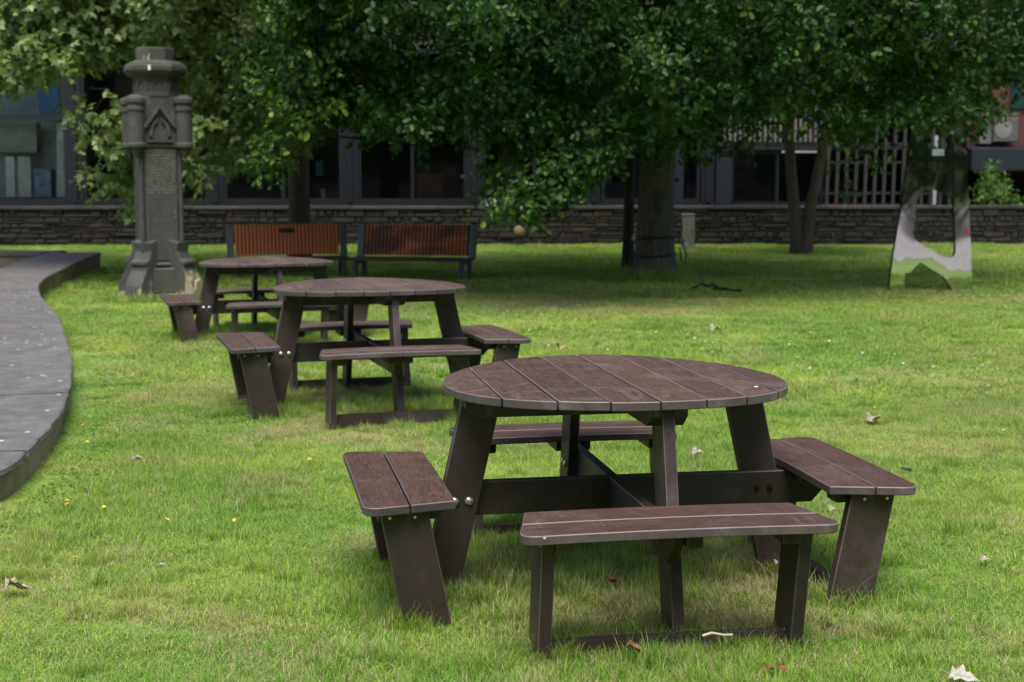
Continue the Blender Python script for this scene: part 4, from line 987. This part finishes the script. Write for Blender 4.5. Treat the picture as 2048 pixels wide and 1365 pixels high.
def blade_patch(name,n,rad,hmean,wmean,seed,leanmax=1.0,broad=0):
    r=np.random.default_rng(seed)
    a=r.random(n)*2*PI; q=rad*np.sqrt(r.random(n)); q*=0.9+0.35*r.random(n)
    bx,by=q*np.cos(a),q*np.sin(a)
    # blades gather in small tufts
    nt_=max(3,n//14); tx=rad*np.sqrt(r.random(nt_)); ta_=r.random(nt_)*2*PI; ti=r.integers(0,nt_,n)
    mixw=(r.random(n)<0.55)
    bx=np.where(mixw,tx[ti]*np.cos(ta_[ti])+r.normal(size=n)*0.014,bx); by=np.where(mixw,tx[ti]*np.sin(ta_[ti])+r.normal(size=n)*0.014,by)
    h=hmean*np.exp(r.normal(size=n)*0.32); w=wmean*(0.6+0.8*r.random(n))
    az=np.where(mixw,(r.random(nt_)*2*PI)[ti]+r.normal(size=n)*0.9,r.random(n)*2*PI); lean=leanmax*(0.15+0.85*r.random(n)**0.8)
    fa=az+PI/2+r.normal(size=n)*0.6
    sx,sy=np.cos(fa)*w/2,np.sin(fa)*w/2
    lx,ly=np.cos(az),np.sin(az)
    def pt(t): 
        bend=lean*t**1.6*h; z=h*t*np.sqrt(np.clip(1-(lean*t*0.62)**2,0.12,1)); return bx+lx*bend,by+ly*bend,z
    x0,y0,z0=bx,by,np.full(n,-0.005); x1,y1,z1=pt(0.5); x2,y2,z2=pt(1.0)
    V=np.stack([np.stack([x0-sx,y0-sy,z0],1),np.stack([x0+sx,y0+sy,z0],1),np.stack([x1+sx*0.8,y1+sy*0.8,z1],1),np.stack([x1-sx*0.8,y1-sy*0.8,z1],1),np.stack([x2,y2,z2],1)],1)
    me=bpy.data.meshes.new(name); me.vertices.add(n*5); me.vertices.foreach_set('co',V.reshape(-1).astype(np.float32))
    loops=np.array([0,1,2,3,3,2,4]); me.loops.add(n*7); me.loops.foreach_set('vertex_index',(np.arange(n)[:,None]*5+loops).ravel().astype(np.int32))
    me.polygons.add(n*2); me.polygons.foreach_set('loop_start',(np.arange(n)[:,None]*7+np.array([0,4])).ravel().astype(np.int32))
    try: me.polygons.foreach_set('loop_total',np.tile(np.array([4,3],np.int32),n))
    except Exception: pass
    me.materials.append(M['grass']); me.update(calc_edges=True); me.validate()
    ca=me.color_attributes.new('tint','FLOAT_COLOR','POINT'); tc=np.zeros((n,5,4),np.float32); tc[:,:,0]=r.random(n)[:,None]; tc[:,:,1]=r.random(n)[:,None]; tc[:,:,3]=1
    ca.data.foreach_set('color',tc.ravel())
    return bpy.data.objects.new(name,me)
src=bpy.data.collections.new('grass_patches')
specs=[('a',3200,0.20,0.021,0.0021,4),('b',2600,0.36,0.022,0.0040,3),('c',2500,0.62,0.027,0.0075,3),('d',260,0.075,0.075,0.0032,3)]
idx={}; cnt=0
for key,n,rad,h,w,var in specs:
    idx[key]=(cnt,var)
    for v in range(var):
        o=blade_patch('grass_%s_%02d'%(key,v),n,rad,h,w,100+cnt,1.45 if key!='d' else 0.85); src.objects.link(o); cnt+=1
order=sorted([o.name for o in src.objects]); rank={}
for key in idx: rank[key]=[order.index('grass_%s_%02d'%(key,v)) for v in range(idx[key][1])]
rng=np.random.default_rng(77)
# bare and straw coloured spots in the lawn: x, y, radius, dryness
DRY=[(-1.1,8.1,0.35,0.6),(-0.7,7.7,0.3,0.7),(-2.0,9.6,0.5,0.55),(-1.95,8.2,0.3,0.4),
     (0.2,16.2,1.1,0.65),(1.4,15.6,0.9,0.6),(-0.6,17.0,0.8,0.45),(2.0,16.4,0.8,0.45),(4.6,17.7,0.6,0.55),(5.3,16.9,0.9,0.4),(3.6,9.2,1.0,0.35),(4.2,10.6,1.0,0.35),(2.4,7.6,0.7,0.3),(-2.6,11.9,0.5,0.4),(1.3,5.9,0.35,0.3),(-1.3,4.6,0.3,0.35),(0.2,3.6,0.4,0.4),(-0.75,4.25,0.3,0.4),(1.6,3.9,0.35,0.35),(-2.2,20.6,0.5,0.6)]
SOIL=[(gr(px,py),r) for px,py,r in ((1016,1266,0.10),(1150,1240,0.16),(1240,1255,0.10),(1460,1110,0.15),(1525,1175,0.17),(1565,1240,0.15),(1660,1254,0.13),(1440,1255,0.12),(905,1180,0.09),(735,790,0.16),(850,770,0.14),(640,800,0.14),(900,800,0.12))]
DRY+=[(p.x,p.y,r*1.25,1.0) for p,r in SOIL]+[(p.x+0.05,p.y+0.05,r*1.5,0.35) for p,r in SOIL]
mb=MB(); rs=random.Random(8)
for p,r in SOIL:
    k=22; ph=[rs.random()*6.28 for _ in range(3)]
    vs_=[(p.x+r*(1.3+0.25*math.sin(2*a+ph[0])+0.2*math.sin(5*a+ph[1])+0.1*rs.random())*math.cos(a),p.y+r*(0.85+0.2*math.sin(3*a+ph[2])+0.1*rs.random())*math.sin(a),0.004) for a in [2*PI*i/k for i in range(k)]]
    mb.add(vs_,[tuple(range(k))])
msoil,nt,b,_=new_mat('bare_soil'); n=noise(nt,geopos(nt),32,7,0.72); n2=noise(nt,mapping(nt,geopos(nt),(120,40,1)),1.0,3,0.6)
c_=mix(nt,n,(0.040,0.029,0.020),(0.22,0.165,0.105)); c_=mix(nt,ramp(nt,n2,[(0.56,(0,0,0)),(0.66,(0.8,)*3)]),c_,(0.34,0.28,0.17)); setc(nt,b,c_); b.inputs['Roughness'].default_value=0.95; bump(nt,b,n,0.9,0.02)
tag(mb.build('bare_soil',[msoil],recalc=False),'worn patches of bare brown soil and thatch under the picnic tables','soil',kind='stuff')
def dryness(x,y):
    d=0.0
    for (cx,cy,r,s) in DRY:
        q=((x-cx)**2+(y-cy)**2)/(r*r)
        if q<4: d=max(d,s*math.exp(-q*0.9))
    return d
pts=[];A_r=[];A_s=[];A_i=[];A_d=[]
NEARW=[(p.x,p.y) for p in E2 if p.y<13]
def put_grass(x,y,key,s,zs=1.0,z=0.0):
    d=dryness(x,y)
    if x<-1.2 and y<12:
        q=min((x-a)**2+(y-b)**2 for a,b in NEARW)
        inside=any(abs(y-b)<0.6 and x<a+0.02 for a,b in NEARW)
        if inside or q<0.13**2: return
        if q<0.42**2: zs*=0.42
    if d>0.55 and y<10 and rng.random()<(d-0.30)*1.25: return
    pts.append((x,y,z)); A_r.append((rng.normal()*0.04,rng.normal()*0.04,rng.random()*2*PI)); A_s.append((s,s,s*zs*(1-0.45*d))); A_i.append(rank[key][rng.integers(0,len(rank[key]))]); A_d.append(d)
def fill(y0,y1,step,key,keep=1.0,margin=0.6):
    y=y0
    while y<y1:
        hw=0.372*y+margin; x=-hw
        while x<hw:
            if rng.random()<keep: 
                yy=y+rng.uniform(-.5,.5)*step; xx=x+rng.uniform(-.5,.5)*step
                put_grass(xx,yy,key,rng.uniform(0.85,1.2),rng.uniform(0.75,1.3)*(1+0.35*math.sin(xx*2.1+1.3*math.sin(yy*1.7))))
            x+=step
        y+=step
fill(3.1,9.8,0.20,'a'); fill(9.3,18.0,0.40,'b'); fill(17.5,30.6,0.68,'c',1.0,1.2)
# longer unmown grass round legs, walls, trunks and under the tables
def tufts(cx,cy,r,n,s=1.0):
    for _ in range(n):
        a=rng.random()*2*PI; q=r*math.sqrt(rng.random()); put_grass(cx+q*math.cos(a),cy+q*math.sin(a),'d',s*rng.uniform(0.6,1.15),rng.uniform(0.7,1.2))
for t,k in ((t1,1.0),(t2,0.9),(t3,0.9)):
    R=Matrix.Rotation(t.rotation_euler.z,3,'Z'); C=Vector((t.location.x,t.location.y,0))
    for kk in range(4):
        f=rot4(kk)
        for (u,v,r,n) in ((0.04,-0.64,0.10,7),(-0.39,-0.71,0.07,4),(0.39,-0.71,0.07,4),(0.0,-0.80,0.30,3),(-0.2,-0.60,0.14,5),(0.15,-0.55,0.12,4)):
            w=C+R@Vector(f(u,v,0)); tufts(w.x,w.y,r,n,0.85*k)
    tufts(C.x,C.y,0.62,95,0.85*k)
for (x,y) in [(p.x,p.y) for p in E2 if p.y>8.5]:
    for _ in range(2): put_grass(x+rng.uniform(0.0,0.12),y+rng.uniform(-.1,.1),'d',rng.uniform(0.5,0.95))
for a in range(26):
    t=a/26*2*PI; put_grass(2.03+0.45*math.cos(t)+rng.normal()*0.05,20.3+0.45*math.sin(t)+rng.normal()*0.05,'d',rng.uniform(1.2,2.0)); put_grass(-4.19+0.60*math.cos(t)+rng.normal()*.04,16.95+0.62*math.sin(t)+rng.normal()*.04,'d',rng.uniform(0.8,1.3))
for i in range(120): put_grass(rng.uniform(-9,12),0,'d',1.0) if False else None
for i in range(420):
    y=rng.uniform(3.6,14); x=rng.uniform(-0.37,0.37)*y
    for _ in range(rng.integers(1,6)): put_grass(x+rng.normal()*0.07,y+rng.normal()*0.05,'d',rng.uniform(0.35,0.72))
me=bpy.data.meshes.new('lawn_grass'); me.from_pydata(pts,[],[])
for nm,ty,vals in (('rot','FLOAT_VECTOR',A_r),('scl','FLOAT_VECTOR',A_s)):
    at_=me.attributes.new(nm,ty,'POINT'); at_.data.foreach_set('vector',np.array(vals,np.float32).ravel())
at_=me.attributes.new('idx','INT','POINT'); at_.data.foreach_set('value',np.array(A_i,np.int32))
at_=me.attributes.new('dry','FLOAT','POINT'); at_.data.foreach_set('value',np.array(A_d,np.float32))
go=bpy.data.objects.new('lawn_grass',me); COL.objects.link(go); tag(go,'short mown green lawn grass with straw coloured patches','grass',kind='stuff')
ng=bpy.data.node_groups.new('grass_scatter','GeometryNodeTree')
ng.interface.new_socket('Geometry',in_out='INPUT',socket_type='NodeSocketGeometry'); ng.interface.new_socket('Geometry',in_out='OUTPUT',socket_type='NodeSocketGeometry')
gi=ng.nodes.new('NodeGroupInput'); go_=ng.nodes.new('NodeGroupOutput'); ip=ng.nodes.new('GeometryNodeInstanceOnPoints'); ci=ng.nodes.new('GeometryNodeCollectionInfo')
ci.inputs['Collection'].default_value=src; ci.inputs['Separate Children'].default_value=True; ci.inputs['Reset Children'].default_value=True
def named(nm,ty):
    n=ng.nodes.new('GeometryNodeInputNamedAttribute'); n.data_type=ty; n.inputs[0].default_value=nm; return n
ng.links.new(gi.outputs[0],ip.inputs['Points']); ng.links.new(ci.outputs[0],ip.inputs['Instance']); ip.inputs['Pick Instance'].default_value=True
ng.links.new(named('idx','INT').outputs[0],ip.inputs['Instance Index'])
er=ng.nodes.new('FunctionNodeEulerToRotation'); ng.links.new(named('rot','FLOAT_VECTOR').outputs[0],er.inputs[0]); ng.links.new(er.outputs[0],ip.inputs['Rotation'])
ng.links.new(named('scl','FLOAT_VECTOR').outputs[0],ip.inputs['Scale']); ng.links.new(ip.outputs[0],go_.inputs[0])
md=go.modifiers.new('scatter','NODES'); md.node_group=ng

# clover and other broad leaves beside the kerb
rng=np.random.default_rng(5); n=2600
xs=[];ys=[]
for _ in range(n):
    k=rng.integers(8,40); p=E2[min(k,len(E2)-1)]; xs.append(p.x+0.10+abs(rng.normal())*0.32); ys.append(p.y+rng.normal()*0.15)
pos=np.stack([np.array(xs),np.array(ys),rng.uniform(0.008,0.022,n)],1); a=rng.random(n)*2*PI
cm_=leafmat('clover_leaf',(0.045,0.12,0.02),(0.09,0.18,0.03),(0.14,0.22,0.05),0.55,0.3,0.3)
co_=leaves_mesh('clover_leaves',pos,np.stack([np.cos(a),np.sin(a),rng.normal(size=n)*0.2],1),np.stack([rng.normal(size=n)*0.35,rng.normal(size=n)*0.35,np.ones(n)],1),rng.uniform(0.014,0.03,n),np.stack([rng.random(n),rng.random(n)*0.3],1),'plain',cm_)
tag(co_,'low broad leaved clover creeping along the foot of the curved wall','ground cover',kind='stuff')

# daisies and buttercups
M['petal']=simple('white_petal',(0.78,0.78,0.75),0.6,0,0.05); M['yellow']=simple('buttercup_petal',(0.75,0.48,0.015),0.4,0,0.1); M['stemg']=simple('flower_stem',(0.07,0.14,0.03),0.6)
def flower(name,label,cat,np_,rad,hgt,pm,cm,group):
    root=thing(name,label,cat,(0,0,0),0,group)
    mb=MB()
    for i in range(np_):
        t=2*PI*i/np_; c,s=math.cos(t),math.sin(t); w=rad*(0.24 if np_>7 else 0.55)
        P=[(0.15*rad,-w*0.4,0),(0.6*rad,-w,0.12*rad),(rad,0,0.22*rad),(0.6*rad,w,0.12*rad),(0.15*rad,w*0.4,0)]
        mb.add([(c*x-s*y,s*x+c*y,hgt+z) for x,y,z in P],[(0,1,2,3,4)])
    mb.lathe([(0.30*rad,hgt-0.001),(0.26*rad,hgt+0.12*rad),(0.1*rad,hgt+0.2*rad)],8,mat=1)
    mb.build('flower_head',[pm,cm],root,recalc=False)
    mb=MB(); mb.tube([(0.004,0,-0.01),(0.002,0,hgt*0.5),(0,0,hgt)],0.0012,5); mb.build('stem',[M['stemg']],root)
    return root
dz=flower('daisy','white daisy open in the short grass of the lawn','daisy',11,0.011,0.034,M['petal'],M['yellow'],'white daisies dotted over the lawn')
spots=[]
for _ in range(58):
    px=rng.uniform(1180,2040); py=rng.normal(702,22)+ (px-1600)*0.03
    if px<1580 and py>705: py=rng.uniform(660,700)
    spots.append((px,py))
spots+=[(1756,812),(1640,735),(1310,662),(980,648),(1005,645),(390,768),(1905,818),(1895,838),(1250,600),(1440,655),(1130,680),(1095,690),(1060,660),(1725,765),(1980,770),(2010,860),(1830,700),(1640,715)]
for i,(px,py) in enumerate(spots):
    o=dz if i==0 else copy_tree(dz); g=gr(px,py,0.035); s=rng.uniform(0.65,1.15)
    o.location=(g.x,g.y,0); o.rotation_euler=(rng.normal()*0.25+0.25,rng.normal()*0.25,rng.random()*6); o.scale=(s,s,1)
bc=flower('buttercup','small yellow buttercup standing in the grass','buttercup',5,0.012,0.042,M['yellow'],M['yellow'],'yellow buttercups in the lawn')
for i,(px,py) in enumerate([(169,882),(168,850),(374,870),(337,893),(347,899),(391,948),(327,1038),(148,1048),(176,1102),(152,1115),(142,1006),(175,1014),(473,1034),(131,1000),(1848,678),(2026,690),(1990,652),(118,592),(255,575),(222,567),(620,918),(208,1012)]):
    o=bc if i==0 else copy_tree(bc); g=gr(px,py,0.042); s=rng.uniform(0.8,1.15)
    o.location=(g.x,g.y,0); o.rotation_euler=(rng.normal()*0.2+0.3,rng.normal()*0.2,rng.random()*6); o.scale=(s,s,1)

# fallen leaves and scraps
def dead_leaf(label,px,py,size,col,curl,rz,kind='maple',z=0.03,pitch=0.0,roll=0.0,name='fallen_leaf',cat='leaf'):
    size*=0.86; z-=0.014; g=gr(px,py,z+0.01); r=np.random.default_rng(int(px*7+py))
    H=[(0.02,0.30),(0.10,0.20),(0.20,0.24),(0.30,0.52),(0.38,0.42),(0.46,0.26),(0.58,0.30),(0.70,0.22),(0.82,0.10)] if kind=='maple' else [(0.05,0.10),(0.2,0.22),(0.4,0.30),(0.6,0.28),(0.8,0.18),(0.92,0.08)]
    out_=[(0.0,0.0)]+H+[(1.0,0.0)]
    mb=MB(); k=len(out_)
    def S(x,y):
        w=abs(y); zz=curl*(w**1.5)*1.4+curl*0.6*math.sin(x*5+y*4)*0.25+0.10*math.sin(9*x+3*y)*abs(curl)
        return (size*(x-0.5),size*y*(1-abs(curl)*0.35*w),size*zz)
    mid=[S(x,0.0) for x,_ in out_]; lf=[S(x,y) for x,y in out_]; rt=[S(x+0.03*r.normal(),-y*(1+0.15*r.normal())) for x,y in out_]
    vs=mid+lf+rt; fsx=[]
    for i in range(k-1):
        fsx.append((i,i+1,k+i+1,k+i)); fsx.append((i+1,i,2*k+i,2*k+i+1))
    mb.add(vs,fsx)
    mb.tube([S(0,0),(size*-0.7,size*0.06,size*0.05),(size*-0.9,size*0.12,size*0.02)],size*0.012,5)
    col=tuple(x*0.72 for x in col)
    o=mb.build(name,[simple('dead_leaf',col,0.8,0,0.55,70)],None,recalc=False)
    o.location=(g.x,g.y,z); o.rotation_euler=(roll,pitch,rz); return tag(o,label,cat)
dead_leaf('large curled pale tan leaf lying on the grass at the left edge',38,1172,0.115,(0.42,0.33,0.24),0.9,0.1,pitch=-0.1,z=0.045)
dead_leaf('folded grey beige leaf on the grass near the curved wall',276,914,0.085,(0.33,0.30,0.22),1.1,0.5,'oval',roll=0.5,z=0.04)
dead_leaf('small round purplish brown leaf on the grass below the folded grey leaf',177,976,0.05,(0.20,0.13,0.12),0.5,1.2,'oval',roll=0.7,z=0.035)
dead_leaf('orange red shrivelled leaf standing up in the grass under the nearest table',1219,1157,0.062,(0.36,0.10,0.04),1.3,2.2,roll=0.9,pitch=-0.8,z=0.05)
dead_leaf('rusty orange leaf lying across the ground rail of the front bench',1270,1292,0.068,(0.30,0.105,0.05),1.1,-0.5,'oval',z=0.07,roll=0.3)
dead_leaf('left one of two red brown curled leaves before the nearest picnic table',1540,1332,0.042,(0.26,0.075,0.04),1.2,0.3,'oval',z=0.045,roll=0.5)
dead_leaf('right one of two red brown curled leaves before the nearest picnic table',1566,1332,0.042,(0.30,0.09,0.05),1.2,-0.6,'oval',z=0.045,roll=0.5)
dead_leaf('large whitish lobed leaf lying flat on the grass in the bottom right corner',1930,1348,0.10,(0.42,0.42,0.33),0.35,-0.6,roll=0.35,z=0.05)
dead_leaf('pale leaf caught at the foot of the left main leg of the nearest table',922,1162,0.05,(0.42,0.40,0.28),0.9,1.0,roll=0.8,z=0.045)
dead_leaf('pale pinkish leaf on the grass under the left bench of the nearest table',757,1090,0.055,(0.52,0.42,0.34),0.8,0.2,roll=0.5,z=0.045)
dead_leaf('crumpled beige leaf on the mown grass in front of the oak shade',1432,657,0.15,(0.44,0.38,0.30),1.0,0.4,roll=0.4,z=0.05)
dead_leaf('crumpled beige leaf on the grass right of the nearest tabletop',1745,836,0.14,(0.44,0.36,0.28),1.0,0.8,roll=0.4,z=0.05)
dead_leaf('tan leaf on the grass between the nearest and middle tables',1118,694,0.12,(0.46,0.31,0.19),0.9,1.6,roll=0.5,z=0.05)
dead_leaf('grey beige leaf behind the nearest table, seen below its top',1398,902,0.085,(0.42,0.38,0.33),0.8,0.2,roll=0.5,z=0.04)
dead_leaf('grey green leaf standing upright in the grass beyond the right bench',1812,938,0.075,(0.17,0.21,0.15),0.9,2.4,'oval',roll=1.0,pitch=-0.4,z=0.045)
dead_leaf('small pale leaf on the grass at the right edge beyond the bench leg',1970,1113,0.055,(0.52,0.47,0.32),0.9,0.4,roll=0.6,z=0.045)
dead_leaf('pale green leaf on the grass under the right bench',1664,1013,0.07,(0.40,0.45,0.26),0.8,0.7,roll=0.6,z=0.04)
dead_leaf('small pinkish white scrap of leaf on open grass at the left',325,1123,0.026,(0.60,0.52,0.46),0.6,0.7,'oval',roll=0.4,z=0.045)
def scrap(label,px,py,w,col):
    g=gr(px,py,0.03); r=np.random.default_rng(int(px)); mb=MB(); n=5
    vs=[((i/n-.5)*w+r.normal()*0.003,(j/3-.5)*w*0.45+r.normal()*0.003,0.012+abs(r.normal())*0.012) for i in range(n+1) for j in range(4)]
    mb.add(vs,[(i*4+j,(i+1)*4+j,(i+1)*4+j+1,i*4+j+1) for i in range(n) for j in range(3)]); o=mb.build('paper_scrap',[simple('white_scrap',col,0.6,0,0.1)],None,recalc=False); o.location=(g.x,g.y,0.02); return tag(o,label,'litter')
scrap('white torn scrap on the grass behind the right leg of the front bench',1568,1131,0.075,(0.70,0.78,0.80))
scrap('tiny white scrap on the grass beside the right bench leg',1683,1137,0.025,(0.72,0.78,0.80))
tw=MB(); a=gr(1405,1272,0.07); b=gr(1465,1270,0.07); tw.tube([a,a.lerp(b,.3)+Vector((0,0,.008)),a.lerp(b,.7),b],0.005,5); tag(tw.build('dry_stalk',[simple('straw_stalk',(0.52,0.46,0.30),0.7)],None),'pale dry stalk lying along the ground rail of the front bench','stalk')
dr_=t1.matrix_basis@Vector((0,0,0)); p=at(1512,771,4.86); 
mb=MB(); mb.lathe([(0.008,0),(0.007,0.0015),(0.003,0.002)],10); o=mb.build('dropping_spot',[simple('white_spot',(0.75,0.76,0.72),0.6)]); 
rr_=_ray(1512,771); k_=(0.745-CAM_H)/rr_.z; o.location=(rr_.x*k_,rr_.y*k_,0.7395); tag(o,'single white spot near the right edge of the nearest tabletop','spot')

# ------------------------------------------------------------------ unseen surroundings behind the camera, partly added to shape light and reflections
mb=MB(); mb.add([(-45,-45,0.02),(45,-45,0.02),(45,-5,0.02),(-45,-5,0.02)],[(0,1,2,3)]); tag(mb.build('paved_square',[stone('pale_paving',(0.30,0.27,0.23),(0.48,0.44,0.38),0.8)]),kind='structure')
mb=MB(); mb.add([(8.3,-4.99,0.016),(70,-4.99,0.016),(70,15.5,0.016),(9.6,15.5,0.016)],[(0,1,2,3)]); tag(mb.build('path',[stone('beige_paving',(0.20,0.18,0.165),(0.34,0.31,0.285),0.35)]),kind='structure')
sb=thing('unseen_sandstone_building','long pale sandstone building with rows of windows across the paved square','building',(0,-20,0))  # out of view; its height and distance are set to block low sky
mb=MB(); mb.box(-32,32,-8,0,0,14.0); mb.box(-32.4,32.4,-8.2,0.3,14.001,14.6); mb.build('wall',[stone('warm_sandstone',(0.26,0.20,0.15),(0.46,0.38,0.29),1.0)],sb)
for r_ in range(3):
    for i in range(14):
        mb=MB(); x=-29+i*4.45; z=1.2+r_*4.2; mb.box(x-0.8,x+0.8,0.001,0.12,z,z+2.3); fr_=mb.build('window',[M['frame']],sb)
rng=np.random.default_rng(91)
hg=thing('hedge','long tall dark clipped hedge on the far side of the beige path','hedge',(0,0,0))  # hedge added out of view so the steel mirrors dark green
cl=[]
for i in range(460):
    t=rng.random(); cl.append((14+27*t+rng.normal()*0.4,-7.5+16*t+rng.normal()*0.4,rng.uniform(0.2,4.8),0.75,0.75,0.6,110,0.03))
leaves_mesh('foliage',*spray_leaves(cl,0.2,8,1.0,0.3,rng),'plain',M['dark_leaf'],hg)
mb=MB()
for i in range(14): mb.tube([(14+27*i/13,-7.5+16*i/13,-0.1),(14+27*i/13,-7.5+16*i/13,3.2)],[0.06,0.02],6)
mb.build('stems',[M['bark_dark']],hg)
for i,(x,y,lab) in enumerate(((20.5,-4.5,'leafy round tree beside the beige path, nearest to the lawn'),(26,-1.0,'leafy round tree beside the beige path, middle one of its row'),(31,3.5,'leafy round tree beside the beige path, farthest from the lawn'),(16,-10,'leafy round tree on the square, by the corner of the beige path'),(36,-9,'leafy round tree on the square, far along the beige path'),(26,-12,'leafy round tree on the square, in front of the far end of the sandstone building'),(-11,-12,'leafy round tree on the square, to the left behind the viewpoint'))):
    tr_=thing('plaza_tree',lab,'tree',(x,y,0)); trunk_mesh(tr_,M['bark'],[(0,0,-0.1),(0,0,0.5),(0,0,1.5),(0.05,0,3.0),(0.1,0,5.5)],[0.3,0.22,0.2,0.18,0.05],12,0.04,40+i)
    cl=[]
    for _ in range(90):
        u=rng.normal(size=3); u/=np.linalg.norm(u); c=np.array([0,0,4.3])+u*rng.random()**0.4*np.array([3.8,3.6,3.5]); cl.append((c[0],c[1],c[2],0.8,0.8,0.6,130,0.05))
    leaves_mesh('crown',*spray_leaves(cl,0.23,8,1.0,0.3,rng),'plain',M['dark_leaf'],tr_)

# ------------------------------------------------------------------ light, sky, camera
SUN_EL,SUN_AZ=math.radians(67),math.radians(184)   # azimuth clockwise from +Y: sun high, behind and to the left
w=bpy.data.worlds.new('World'); scene.world=w; w.use_nodes=True; nt=w.node_tree
bg=nt.nodes['Background']; sky=nt.nodes.new('ShaderNodeTexSky'); sky.sky_type='NISHITA'; sky.sun_disc=False; sky.sun_elevation=SUN_EL; sky.sun_rotation=SUN_AZ
sky.air_density=1.0; sky.dust_density=3.0; sky.ozone_density=1.0
nt.links.new(sky.outputs[0],bg.inputs[0]); bg.inputs[1].default_value=0.06
sd=bpy.data.lights.new('sun','SUN'); sd.energy=1.5; sd.angle=math.radians(46); sd.color=(1.0,0.955,0.88)
so=bpy.data.objects.new('sun',sd); COL.objects.link(so)
to=Vector((math.sin(SUN_AZ)*math.cos(SUN_EL),math.cos(SUN_AZ)*math.cos(SUN_EL),math.sin(SUN_EL)))
so.rotation_euler=to.to_track_quat('Z','Y').to_euler(); so.location=to*60
cd=bpy.data.cameras.new('camera'); cam=bpy.data.objects.new('camera',cd); COL.objects.link(cam)
cd.sensor_width=36; cd.lens=50.0; cd.clip_end=800; cd.clip_start=0.05
cam.location=(0,0,CAM_H); cam.rotation_euler=(PI/2-PITCH,0,0)
cd.dof.use_dof=True; cd.dof.focus_distance=4.75; cd.dof.aperture_fstop=4.6
scene.camera=cam
vs=scene.view_settings; vs.view_transform='Standard'; vs.look='None'; vs.gamma=1; vs.use_curve_mapping=False; vs.exposure=1.80
cy=scene.cycles; cy.use_denoising=True; cy.max_bounces=8; cy.diffuse_bounces=4; cy.glossy_bounces=4; cy.transmission_bounces=4; cy.transparent_max_bounces=12; cy.sample_clamp_indirect=6
